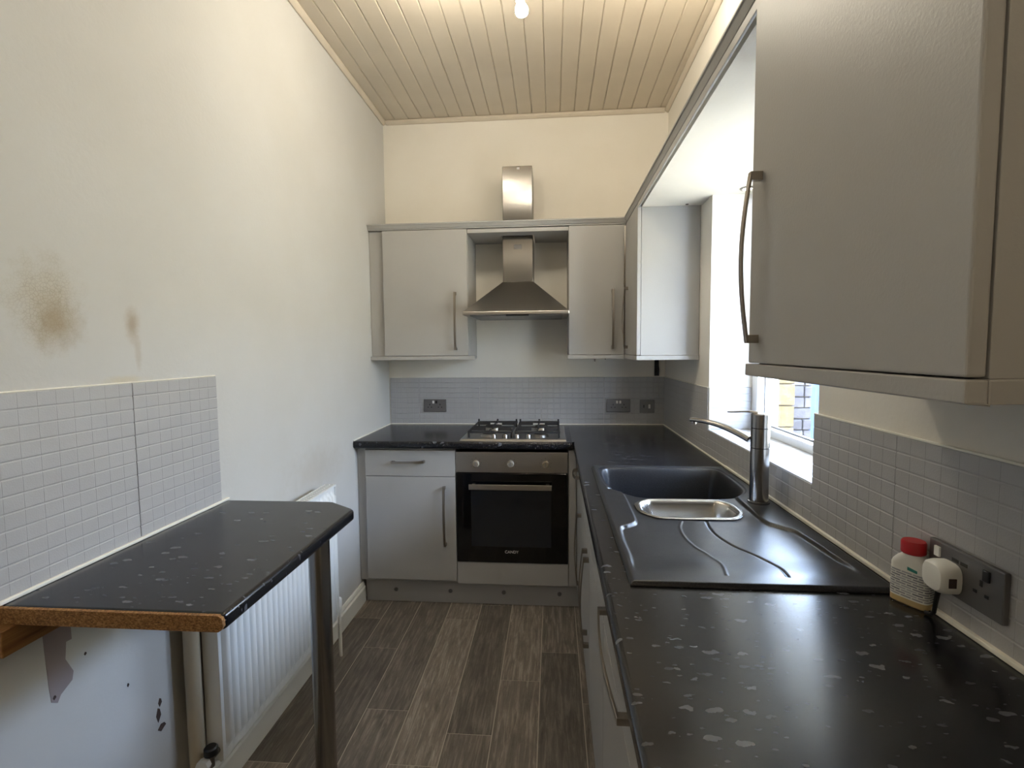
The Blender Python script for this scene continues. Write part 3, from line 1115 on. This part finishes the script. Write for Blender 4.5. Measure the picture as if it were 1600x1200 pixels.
# plug in the near socket, with its flex
plg = thing('plug', 'white three-pin plug with black flex in the right-wall socket', 'plug', (XR - 0.02, 0.908, 0.99))
pc = (0.897, 0.9975)
pts = []
for k in range(28):
    a = 2 * math.pi * k / 28
    c, s = math.cos(a), math.sin(a)
    pts.append((pc[0] + 0.0265 * math.copysign(abs(c) ** 0.62, c), pc[1] + 0.0265 * math.copysign(abs(s) ** 0.62, s)))
pmb = MB()
lay = [(XR - 0.0166, 1.0), (XR - 0.034, 1.0), (XR - 0.043, 0.93), (XR - 0.047, 0.80), (XR - 0.048, 0.55)]
vs, fs = [], []
for (x, k) in lay:
    for (y, z) in pts:
        vs.append((x, pc[0] + (y - pc[0]) * k, pc[1] + (z - pc[1]) * k))
L = len(pts)
for i in range(len(lay) - 1):
    for k in range(L):
        a, b = i * L + k, i * L + (k + 1) % L
        fs.append((a, b, b + L, a + L))
fs += [tuple(range(L)), tuple(range((len(lay) - 1) * L, len(lay) * L))]
pmb.add(vs, fs)
pmb.build('plug_body', M['cream_plastic'], plg, smooth=True)
box(XR - 0.038, XR - 0.026, 0.8695, 0.8705, 0.988, 1.004, 'rating_mark', M['scuff'], plg)
MB().tube([(XR - 0.031, 0.901, 0.972), (XR - 0.031, 0.903, 0.962), (XR - 0.029, 0.909, 0.942), (XR - 0.027, 0.914, 0.924), (XR - 0.028, 0.920, 0.917), (XR - 0.032, 0.928, 0.9165)], [0.0045, 0.0040, 0.0036, 0.0034, 0.0034, 0.0034], 10).build('flex', M['rubber'], plg, smooth=True)

# ------------------------------------------------------------------ bottle
bt = thing('bottle', 'white printed plastic bottle with red cap beside the right-wall plug', 'bottle', (0.668, 0.990, ZW))
A = Vector((0.030, -0.055, 0)).normalized()      # along the wide face
B = Vector((A.y * -1, A.x, 0)) * 1.0
C0 = Vector((0.6660, 0.9660, 0))


def bring(hw, hd, z, N=36, p=0.5):
    r = []
    for k in range(N):
        a = 2 * math.pi * k / N
        c, s = math.cos(a), math.sin(a)
        q = C0 + A * hw * math.copysign(abs(c) ** p, c) + B * hd * math.copysign(abs(s) ** p, s)
        r.append((q.x, q.y, z))
    return r


def loft(rings):
    vs, fs = [], []
    N = len(rings[0])
    for r in rings:
        vs += r
    for i in range(len(rings) - 1):
        for k in range(N):
            a, b = i * N + k, i * N + (k + 1) % N
            fs.append((a, b, b + N, a + N))
    fs += [tuple(range(N)), tuple(range((len(rings) - 1) * N, len(rings) * N))]
    return MB().add(vs, fs)


z0 = ZW + 0.0004
HW, HD = 0.032, 0.0165
loft([bring(HW - 0.003, HD - 0.003, z0), bring(HW, HD, z0 + 0.003), bring(HW, HD, z0 + 0.013)]).build('liquid_base', new_mat('amber_liquid_plastic', srgb(196, 170, 120), 0.35), bt, smooth=True)['label'] = 'amber tinted base of the bottle'
loft([bring(HW, HD, z0 + 0.013), bring(HW, HD, z0 + 0.074), bring(HW - 0.002, HD, z0 + 0.080, p=0.6), bring(0.024, HD, z0 + 0.088, p=0.8), bring(0.0165, 0.0165, z0 + 0.094, p=1), bring(0.0155, 0.0155, z0 + 0.099, p=1)]).build('bottle_body', M['cream_plastic'], bt, smooth=True)
loft([bring(0.0175, 0.0175, z0 + 0.097, p=1), bring(0.0195, 0.0195, z0 + 0.099, p=1), bring(0.0195, 0.0195, z0 + 0.118, p=1), bring(0.0175, 0.0175, z0 + 0.121, p=1)]).build('cap', M['red'], bt, smooth=True)
# wrap label
N = 36
half = [k for k in range(N + 1)]
lv, lf, luv = [], [], []
for k in half:
    a = 2 * math.pi * k / N
    c, s = math.cos(a), math.sin(a)
    q = C0 + A * (HW + 0.0004) * math.copysign(abs(c) ** 0.5, c) + B * (HD + 0.0004) * math.copysign(abs(s) ** 0.5, s)
    lv += [(q.x, q.y, z0 + 0.015), (q.x, q.y, z0 + 0.064)]
lm = MB()
lm.v = lv
lm.f = [(2 * k, 2 * k + 2, 2 * k + 3, 2 * k + 1) for k in range(N)]
lo = lm.build('label', M['label'], bt, fix=False, smooth=True)
uv = lo.data.uv_layers.new(name='UVMap')
per = [0.0]
for k in range(N):
    per.append(per[-1] + (Vector(lv[2 * k + 2]) - Vector(lv[2 * k])).length / 0.06)
for p in lo.data.polygons:
    for li, vi in zip(p.loop_indices, p.vertices):
        uv.data[li].uv = (per[vi // 2], (vi % 2) * 0.82)
q0 = C0 - B * (HD + 0.0007)
tm = MB()
a0 = q0 + A * 0.000
a1 = q0 + A * 0.016
tm.add([(a0.x, a0.y, z0 + 0.068), (a1.x, a1.y, z0 + 0.066), (a1.x, a1.y, z0 + 0.071), (a0.x, a0.y, z0 + 0.074)] +
       [((a0 + B * 0.0008).x, (a0 + B * 0.0008).y, z0 + 0.068), ((a1 + B * 0.0008).x, (a1 + B * 0.0008).y, z0 + 0.066), ((a1 + B * 0.0008).x, (a1 + B * 0.0008).y, z0 + 0.071), ((a0 + B * 0.0008).x, (a0 + B * 0.0008).y, z0 + 0.074)],
       [(0, 1, 2, 3), (7, 6, 5, 4), (0, 4, 5, 1), (1, 5, 6, 2), (2, 6, 7, 3), (3, 7, 4, 0)]).build('printed_mark', M['teal'], bt)


# ------------------------------------------------------------------ sink (height field)
def catmull(pts, closed=True, sub=8):
    P = [np.array(p, float) for p in pts]
    n = len(P)
    out = []
    rng = range(n) if closed else range(n - 1)
    for i in rng:
        if closed:
            p0, p1, p2, p3 = P[(i - 1) % n], P[i], P[(i + 1) % n], P[(i + 2) % n]
        else:
            p0, p1, p2, p3 = P[max(i - 1, 0)], P[i], P[i + 1], P[min(i + 2, n - 1)]
        for k in range(sub):
            t = k / sub
            out.append(0.5 * ((2 * p1) + (-p0 + p2) * t + (2 * p0 - 5 * p1 + 4 * p2 - p3) * t * t + (-p0 + 3 * p1 - 3 * p2 + p3) * t ** 3))
    if not closed:
        out.append(P[-1])
    return np.array(out)


def seg_dist(X, Y, pts, closed):
    d = np.full(X.shape, 1e9)
    n = len(pts)
    for i in range(n if closed else n - 1):
        a, b = pts[i], pts[(i + 1) % n]
        ab = b - a
        L2 = max(float(ab @ ab), 1e-12)
        t = np.clip(((X - a[0]) * ab[0] + (Y - a[1]) * ab[1]) / L2, 0, 1)
        d = np.minimum(d, np.hypot(X - a[0] - t * ab[0], Y - a[1] - t * ab[1]))
    return d


def sdf(X, Y, pts):
    """positive inside"""
    d = seg_dist(X, Y, pts, True)
    ins = np.zeros(X.shape, bool)
    n = len(pts)
    for i in range(n):
        a, b = pts[i], pts[(i + 1) % n]
        if a[1] == b[1]:
            continue
        c = (a[1] > Y) != (b[1] > Y)
        ins ^= c & (X < (b[0] - a[0]) * (Y - a[1]) / (b[1] - a[1]) + a[0])
    return np.where(ins, d, -d)


def sstep(t):
    t = np.clip(t, 0, 1)
    return t * t * (3 - 2 * t)


def grid_mesh(name, X, Y, Z, mat, parent, mask=None, skirt=None):
    ny, nx = X.shape
    off = world_loc(parent)
    v = np.stack([X - off.x, Y - off.y, Z - off.z], -1).reshape(-1, 3)
    idx = np.arange(nx * ny).reshape(ny, nx)
    q = np.stack([idx[:-1, :-1], idx[:-1, 1:], idx[1:, 1:], idx[1:, :-1]], -1).reshape(-1, 4)
    if mask is not None:
        q = q[mask[:-1, :-1].reshape(-1) & mask[1:, 1:].reshape(-1) & mask[1:, :-1].reshape(-1) & mask[:-1, 1:].reshape(-1)]
    faces = q.tolist()
    verts = v.tolist()
    if skirt is not None:
        loop = list(idx[0, :]) + list(idx[1:, -1]) + list(idx[-1, -2::-1]) + list(idx[-2:0:-1, 0])
        k = len(verts)
        for i in loop:
            verts.append([verts[i][0], verts[i][1], skirt - off.z])
        m = len(loop)
        for j in range(m):
            faces.append([loop[j], k + j, k + (j + 1) % m, loop[(j + 1) % m]])
    me = bpy.data.meshes.new(name)
    me.from_pydata(verts, [], faces)
    if mask is not None:
        bm = bmesh.new()
        bm.from_mesh(me)
        bmesh.ops.delete(bm, geom=[x for x in bm.verts if not x.link_faces], context='VERTS')
        bm.to_mesh(me)
        bm.free()
    me.update()
    for p in me.polygons:
        p.use_smooth = True
    o = bpy.data.objects.new(name, me)
    COL.objects.link(o)
    me.materials.append(mat)
    o.parent = parent
    return o


sk = thing('sink', 'black composite sink with drainer let into the right-hand worktop', 'sink', (0.41, 1.5, ZW))
ZR = ZW + 0.010
nx, ny = 200, 392
X, Y = np.meshgrid(np.linspace(SX0, SX1, nx), np.linspace(SY0, SY1, ny))
zone = catmull([(0.184, 1.70), (0.224, 1.655), (0.230, 1.60), (0.2295, 1.50), (0.2285, 1.40), (0.222, 1.362), (0.200, 1.338), (0.180, 1.318), (0.175, 1.24), (0.177, 1.15), (0.182, 1.02), (0.30, 1.005), (0.50, 1.005), (0.625, 1.02),
                (0.637, 1.09), (0.632, 1.18), (0.627, 1.27), (0.619, 1.325), (0.590, 1.362), (0.574, 1.400), (0.574, 1.50), (0.576, 1.60), (0.590, 1.66), (0.58, 1.72), (0.40, 1.74), (0.25, 1.74)])
basin = catmull([(0.181, 1.80), (0.181, 1.93), (0.195, 1.982), (0.24, 2.003), (0.42, 2.006), (0.58, 2.003), (0.626, 1.985), (0.640, 1.93), (0.640, 1.80), (0.632, 1.70), (0.600, 1.640), (0.560, 1.612), (0.47, 1.600), (0.35, 1.600), (0.275, 1.612), (0.232, 1.652), (0.196, 1.705)])
sz = sdf(X, Y, zone)
sb = sdf(X, Y, basin)
fade = sstep((Y - 1.035) / 0.13)
Z = ZR - 0.0085 * sstep((sz + 0.004) / 0.009) * fade
# outer lip radius
de = np.minimum(np.minimum(X - SX0, SX1 - X), np.minimum(Y - SY0, SY1 - Y))
Z -= 0.006 * (1 - sstep(de / 0.007))
# basin with a shallow step at the rim
Z = np.minimum(Z, ZR - 0.004 * sstep((sb + 0.010) / 0.008) - 0.175 * sstep((sb - 0.002) / 0.045))
dish_o = catmull([(0.246, 1.505), (0.252, 1.462), (0.285, 1.418), (0.33, 1.407), (0.47, 1.406), (0.515, 1.417), (0.545, 1.458), (0.551, 1.505), (0.545, 1.550), (0.515, 1.587), (0.47, 1.597), (0.33, 1.597), (0.285, 1.588), (0.252, 1.550)])
sd = sdf(X, Y, dish_o)
Z = np.minimum(Z, np.where(sd > 0.016, ZR - 0.0085 - 0.10 * sstep((sd - 0.016) / 0.012), 9))
cl = catmull([(0.355, 1.398), (0.337, 1.345), (0.332, 1.28), (0.340, 1.215), (0.358, 1.165), (0.369, 1.11), (0.358, 1.045)], False)
cr_ = catmull([(0.421, 1.400), (0.414, 1.345), (0.416, 1.29), (0.434, 1.226), (0.468, 1.162), (0.485, 1.10), (0.480, 1.045)], False)
Z += 0.0016 * np.exp(-(seg_dist(X, Y, cl, False) / 0.0028) ** 2)
Z -= 0.0034 * np.exp(-(seg_dist(X, Y, cr_, False) / 0.0026) ** 2)
grid_mesh('sink_bowl_and_drainer', X, Y, Z, M['sink'], sk, skirt=ZW + 0.0006)
nx2, ny2 = 124, 80
X2, Y2 = np.meshgrid(np.linspace(0.244, 0.553, nx2), np.linspace(1.403, 1.600, ny2))
s2 = sdf(X2, Y2, dish_o)
Z2 = ZW + 0.0045 + 0.0022 * sstep((s2) / 0.005) - 0.0035 * sstep((s2 - 0.012) / 0.006) - 0.078 * sstep((s2 - 0.017) / 0.030)
grid_mesh('half_bowl_dish', X2, Y2, Z2, M['dish'], sk, mask=s2 > -0.0012)['label'] = 'stainless oval half-bowl insert'
MB().tube([(0.42, 1.80, ZR - 0.1795), (0.42, 1.80, ZR - 0.1765), (0.42, 1.80, ZR - 0.1775)], [0.045, 0.043, 0.030], 28).build('waste', M['dish'], sk, smooth=True)

# ------------------------------------------------------------------ tap
tp = thing('mixer_tap', 'tall satin steel mixer tap with arched spout behind the sink', 'tap', (0.622, 1.555, ZR))
tx, ty = 0.622, 1.555
MB().tube([(tx, ty, ZR), (tx, ty, ZR + 0.006), (tx, ty, ZR + 0.007)], [0.031, 0.031, 0.026], 32).build('base_ring', M['chrome'], tp, smooth=True)
MB().tube([(tx, ty, ZR + 0.006), (tx, ty, 1.090), (tx, ty, 1.091)], [0.0265, 0.0265, 0.0245], 32).build('column', M['chrome'], tp, smooth=True)
MB().tube([(tx, ty, 1.091), (tx, ty, 1.092), (tx, ty, 1.150), (tx, ty, 1.151)], [0.0245, 0.0268, 0.0268, 0.0250], 32).build('spout_collar', M['chrome'], tp, smooth=True)
hdp = MB().tube([(tx, ty, 1.151), (tx, ty, 1.152), (tx, ty, 1.192), (tx, ty, 1.195)], [0.0250, 0.0268, 0.0268, 0.0235], 32).build('lever_head', M['chrome'], tp, smooth=True)
sp = catmull([(0.600, 1.575, 1.112), (0.575, 1.608, 1.127), (0.545, 1.645, 1.141), (0.510, 1.686, 1.150), (0.480, 1.722, 1.152), (0.468, 1.737, 1.151)], False, 5)
MB().tube([tuple(float(c) for c in p) for p in sp], [float(r) for r in np.linspace(0.0170, 0.0125, len(sp))], 16, squash=0.62).build('spout', M['chrome'], tp, smooth=True)
MB().tube([(0.474, 1.729, 1.148), (0.474, 1.729, 1.137)], [0.0085, 0.0085], 14).build('aerator', M['chrome'], tp, smooth=True)
lv_ = catmull([(0.622, 1.560, 1.1955), (0.608, 1.580, 1.1965), (0.590, 1.605, 1.194), (0.572, 1.630, 1.190), (0.560, 1.648, 1.188)], False, 4)
MB().tube([tuple(float(c) for c in p) for p in lv_], [float(r) for r in np.linspace(0.012, 0.0075, len(lv_))], 12, squash=0.35).build('lever', M['chrome'], hdp, smooth=True)

# ------------------------------------------------------------------ breakfast bar on the left wall
bar = thing('breakfast_bar', 'dark flecked breakfast bar on the left wall with one steel leg', 'table', (-0.83, 1.19, 0.0))
ZT0 = ZW - 0.033
bp_ = [(XL + 0.002, 0.8435), (-0.603, 0.8435), (-0.603, 1.452), (-0.618, 1.468), (-0.700, 1.527), (-0.715, 1.530), (XL + 0.002, 1.530)]
MB().prism(bp_, 'z', ZT0, ZW).build('bar_top', M['worktop'], bar, 0.010, seg=4, smooth=True)
ep = [(XL + 0.003, ZW - 0.0016), (-0.613, ZW - 0.0016), (-0.606, ZW - 0.006), (-0.6045, ZW - 0.012), (-0.6045, ZT0 + 0.010), (-0.608, ZT0 + 0.004), (-0.614, ZT0 + 0.0005), (XL + 0.003, ZT0 + 0.0005)]
MB().prism(ep, 'y', 0.8405, 0.8560).build('chipboard_end', M['chip'], bar)['label'] = 'raw brown chipboard sawn end'
lx, ly = -0.674, 1.36
MB().tube([(lx, ly, 0.004), (lx, ly, 0.8785)], [0.030, 0.030], 32).build('leg', M['chrome'], bar, smooth=True)
MB().tube([(lx, ly, 0.0005), (lx, ly, 0.012)], [0.034, 0.034], 32).build('foot', M['black'], bar, smooth=True)
box(XL + 0.001, -1.020, 0.815, 1.50, 0.827, 0.8785, 'batten', M['wood'], bar, 0.002)['label'] = 'bare wooden wall batten'

# ------------------------------------------------------------------ radiator
rd = thing('radiator', 'white panel radiator on the left wall under the breakfast bar', 'radiator', (-0.98, 1.71, 0.2))
RY0_, RY1_ = 1.312, 2.110
RF, RB = -0.950, -1.004
zs = [0.200, 0.222, 0.236, 0.246, 0.760, 0.772, 0.785, 0.800]
mu = [0, 0, 0.55, 1, 1, 0.55, 0, 0]
nfl = 24
pit = (RY1_ - RY0_ - 0.03) / nfl
ysamp, dep = [RY0_], [0.0]
for k in range(nfl):
    y = RY0_ + 0.015 + k * pit
    for a, d in ((0.0, 0.0), (0.14, 0.0), (0.27, 0.75), (0.40, 1.0), (0.74, 1.0), (0.87, 0.75)):
        ysamp.append(y + a * pit)
        dep.append(d)
ysamp += [RY1_ - 0.015, RY1_]
dep += [0.0, 0.0]
AMP = 0.015
vs = []
for z, m_ in zip(zs, mu):
    for y, d in zip(ysamp, dep):
        vs.append((RF - AMP + AMP * d * m_, y, z))
nn = len(ysamp)
fs = []
for i in range(len(zs) - 1):
    for k in range(nn - 1):
        fs.append((i * nn + k, i * nn + k + 1, (i + 1) * nn + k + 1, (i + 1) * nn + k))
# back sheet closing the panel
k0 = len(vs)
for z in (zs[0], zs[-1]):
    for y in (RY0_, RY1_):
        vs.append((RF - 0.022, y, z))
top = len(zs) - 1
fs += [(k0, k0 + 1, k0 + 3, k0 + 2), tuple([k0 + 1, k0] + [k for k in range(nn)]), tuple([k0 + 2, k0 + 3] + [top * nn + k for k in range(nn - 1, -1, -1)]),
       tuple([k0, k0 + 2] + [i * nn for i in range(top, -1, -1)]), tuple([k0 + 3, k0 + 1] + [i * nn + nn - 1 for i in range(len(zs))])]
MB().add(vs, fs).build('front_panel', M['radiator'], rd, smooth=True)
box(RB, RF - 0.023, RY0_ + 0.004, RY1_ - 0.004, 0.215, 0.785, 'fin_core', M['radiator'], rd)
for a, b in ((RY0_ - 0.002, RY0_ + 0.001), (RY1_ - 0.001, RY1_ + 0.002)):
    box(RB - 0.004, RF - 0.009, a, b, 0.205, 0.803, 'side_cover', M['radiator'], rd, 0.001)
gr = MB()
gr.box(RB - 0.004, RB + 0.002, RY0_, RY1_, 0.798, 0.806)
gr.box(RF - 0.014, RF - 0.006, RY0_, RY1_, 0.798, 0.806)
gr.box(-0.984, -0.980, RY0_, RY1_, 0.800, 0.806)
ng = 46
for k in range(ng + 1):
    y = RY0_ + (RY1_ - RY0_ - 0.006) * k / ng
    gr.box(RB + 0.002, RF - 0.014, y, y + 0.006, 0.800, 0.806)
gr.build('top_grille', M['radiator'], rd)
for y in (1.45, 1.97):
    box(XL + 0.001, RB + 0.001, y, y + 0.03, 0.25, 0.74, 'bracket', M['radiator'], rd)
# near valve with white cap
vt = MB().tube([(-0.978, 1.312, 0.238), (-0.978, 1.285, 0.238)], [0.011, 0.011], 14)
vt.tube([(-0.978, 1.278, 0.215), (-0.978, 1.278, 0.262)], [0.013, 0.013], 14)
vto = vt.build('valve', M['chrome'], rd, smooth=True)
MB().tube([(-0.978, 1.262, 0.238), (-0.978, 1.245, 0.238)], [0.018, 0.019], 8).build('valve_cap', M['white'], vto)
MB().tube([(-0.965, 1.268, 0.262), (-0.965, 1.268, 0.280), (-0.965, 1.268, 0.284)], [0.018, 0.018, 0.014], 14).build('lock_shield', M['black'], vto, smooth=True)
MB().tube([(-0.978, 1.278, 0.0), (-0.978, 1.278, 0.215)], 0.0075, 12).build('supply_pipe', M['white'], rd, smooth=True)
v2 = MB().tube([(-0.972, 2.112, 0.232), (-0.972, 2.132, 0.232)], [0.010, 0.010], 12)
v2.tube([(-0.972, 2.137, 0.205), (-0.972, 2.137, 0.270), (-0.972, 2.137, 0.276)], [0.012, 0.012, 0.008], 12)
v2.build('valve', M['white'], rd, smooth=True)
MB().tube([(-0.972, 2.137, 0.0), (-0.972, 2.137, 0.206)], 0.0078, 12).build('supply_pipe', M['white'], rd, smooth=True)

pv = MB().tube([(-1.020, 1.286, 0.0), (-1.020, 1.286, 0.8775)], 0.0205, 20).build('wall_pipe', M['pipe'], None, smooth=True)
tag(pv, 'old cream vertical pipe on the left wall at the near end of the radiator', 'pipe')

# ------------------------------------------------------------------ spotlight bar
spt = thing('spotlight_bar', 'ceiling spotlight fitting with a lit bulb at the top of the frame', 'lamp', (0.02, 1.84, ZC - 0.03))
box(-0.46, 0.50, 1.795, 1.885, ZC - 0.034, ZC - 0.0062, 'mounting_bar', M['chrome'], spt, 0.003)


def spot(base, direction, spt=spt, bulb='bulb'):
    base, d = Vector(base), Vector(direction).normalized()
    arm0 = Vector((base.x, base.y, ZC - 0.034))
    h = MB().tube([arm0, base], 0.006, 10)
    e = base + d * 0.085
    h.tube([base - d * 0.004, base, base + d * 0.06, e], [0.010, 0.0165, 0.0165, 0.0165], 20)
    ho = h.build('spotlight_head', M['chrome'], spt, smooth=True)
    s = e
    b = MB().tube([s, s + d * 0.010, s + d * 0.024, s + d * 0.036, s + d * 0.046, s + d * 0.052, s + d * 0.055],
                  [0.012, 0.014, 0.0205, 0.0235, 0.0205, 0.013, 0.004], 24)
    b.build('bulb', M[bulb], ho, smooth=True)


spot((-0.128, 1.88, 2.708), (0.18, -0.14, -1))
spot((-0.40, 1.80, 2.775), (-0.30, 0.40, -0.42))
spot((0.44, 1.80, 2.775), (0.0, 0.40, -0.42))

fill_spt = thing('spotlight_bar', 'added fill spotlight fitting behind the viewer', 'lamp', (-0.10, -0.7, ZC - 0.03))  # added fitting: fill light on faces turned to the camera
box(-0.40, 0.20, -0.715, -0.685, ZC - 0.034, ZC - 0.0062, 'mounting_bar', M['chrome'], fill_spt, 0.003)
spot((-0.35, -0.70, 2.708), (0.1, 0.5, -0.8), fill_spt, 'fill_bulb')
spot((0.15, -0.70, 2.708), (-0.1, 0.5, -0.8), fill_spt, 'fill_bulb')

# soffit downlight and fixing hole
dl = thing('downlight', 'small recessed downlight with bright rim in the soffit over the window', 'lamp', (0.813, 2.225, WZ1))
MB().tube([(0.813, 2.225, WZ1 - 0.0005), (0.813, 2.225, WZ1 - 0.004), (0.813, 2.225, WZ1 - 0.005)], [0.030, 0.030, 0.026], 28).build('trim_ring', M['chrome'], dl, smooth=True)
MB().tube([(0.813, 2.225, WZ1 - 0.0045), (0.813, 2.225, WZ1 - 0.0065)], [0.020, 0.018], 24).build('lens', M['downlight'], dl, smooth=True)
MB().tube([(0.622, 2.44, WZ1 - 0.0002), (0.622, 2.44, WZ1 - 0.002)], [0.008, 0.006], 16).build('screw_cap', M['scuff'], soff)

# ------------------------------------------------------------------ cables and loose bracket under the corner unit
cbm = MB()
cbm.tube([(0.634, D - 0.010, 1.335), (0.636, D - 0.012, 1.29), (0.634, D - 0.010, 1.245), (0.635, D - 0.012, 1.222)], 0.005, 8)
cbm2 = MB().tube([(0.650, D - 0.011, 1.335), (0.647, D - 0.012, 1.30), (0.652, D - 0.010, 1.26), (0.650, D - 0.012, 1.222)], 0.0055, 8)
cab = thing('cable', 'pair of black cables dropping from the corner wall cabinet to the tiles', 'cable', (0.64, D - 0.01, 1.335))
cbm.build('cable_core', M['rubber'], cab, smooth=True)
cbm2.build('cable_core', M['rubber'], cab, smooth=True)
box(0.629, 0.656, D - 0.003, D - 0.0005, 1.222, 1.335, 'wall_chase', M['black'], cab)
brk = MB().box(0.235, 0.335, 2.95, 2.965, 1.3535, 1.3575)
brk.box(0.238, 0.246, 2.95, 2.965, 1.318, 1.3535)
brk.box(0.300, 0.306, 2.95, 2.965, 1.330, 1.3535)
tag(brk.build('loose_bracket', M['scuff'], None, 0.001), 'small rusty bracket hanging under the narrow wall cabinet', 'bracket')

# added overhang, out of view, keeps high sky off the window
structure(MB().prism([(XR + TX, 2.22), (1.80, 2.10), (1.80, 2.16), (XR + TX, 2.32)], 'y', -3.0, 3.6).build('added_overhang', M['white']))

# ------------------------------------------------------------------ outside: yard, window view and an added unseen wall
yard = structure(box(XR + TX + 0.02, 9.0, -4, 9, -0.40, -0.30, 'floor_yard', M['paving']))


def stone_wall(name, label, x0, x1, y0, y1, h, rows, mat, seed, wmin, wmax):
    t = thing(name, label, 'wall', ((x0 + x1) / 2, (y0 + y1) / 2, -0.3))
    rnd = random.Random(seed)
    box(x0 + 0.01, x1 - 0.01, y0 + 0.02, y1, -0.3, h - 0.01, 'mortar_core', M['mortar'], t)
    z = -0.3
    rh = (h + 0.3) / rows
    for r in range(rows):
        x = x0
        while x < x1 - 0.02:
            wd = rnd.uniform(wmin, wmax)
            xe_ = min(x + wd, x1)
            if x1 - xe_ < wmin * 0.5:
                xe_ = x1
            p = rnd.uniform(0, 0.012)
            box(x + 0.004, xe_ - 0.004, y0 - p, y0 + 0.03, z + 0.004, z + rh - 0.004, 'stone' if 'stone' in name else 'brick', mat, t, 0.004, 1)
            x = xe_
        z += rh
    return t


stone_wall('stone_wall', 'yellow sandstone wall seen through the window', 1.02, 1.755, 3.80, 4.10, 1.6, 12, M['stone'], 3, 0.16, 0.34)
stone_wall('brick_wall', 'grey weathered brick wall beyond the yellow stone wall', 1.76, 1.915, 3.88, 4.10, 1.6, 23, M['brick'], 5, 0.07, 0.16)
tag(MB().box(4.6, 4.85, -8.0, 9.0, -0.3, 2.55).box(4.55, 4.9, -8.0, 9.0, 2.55, 2.63).build('shade_wall', M['render'], None, 0.01), 'added unseen cream rendered wall across the yard, shading the window', 'wall')  # added out of view to block low sky from the window
gt_ = thing('yard_gate', 'pale blue boarded gate at the right edge of the window view', 'gate', (2.2, 3.95, -0.3))
for k in range(6):
    box(1.925 + 0.1 * k, 2.02 + 0.1 * k, 3.93, 3.955, -0.28, 1.55, 'plank', M['gate'], gt_, 0.003, 1)
for z in (0.1, 1.4):
    box(1.925, 2.52, 3.956, 3.98, z, z + 0.1, 'ledge', M['gate'], gt_, 0.003, 1)
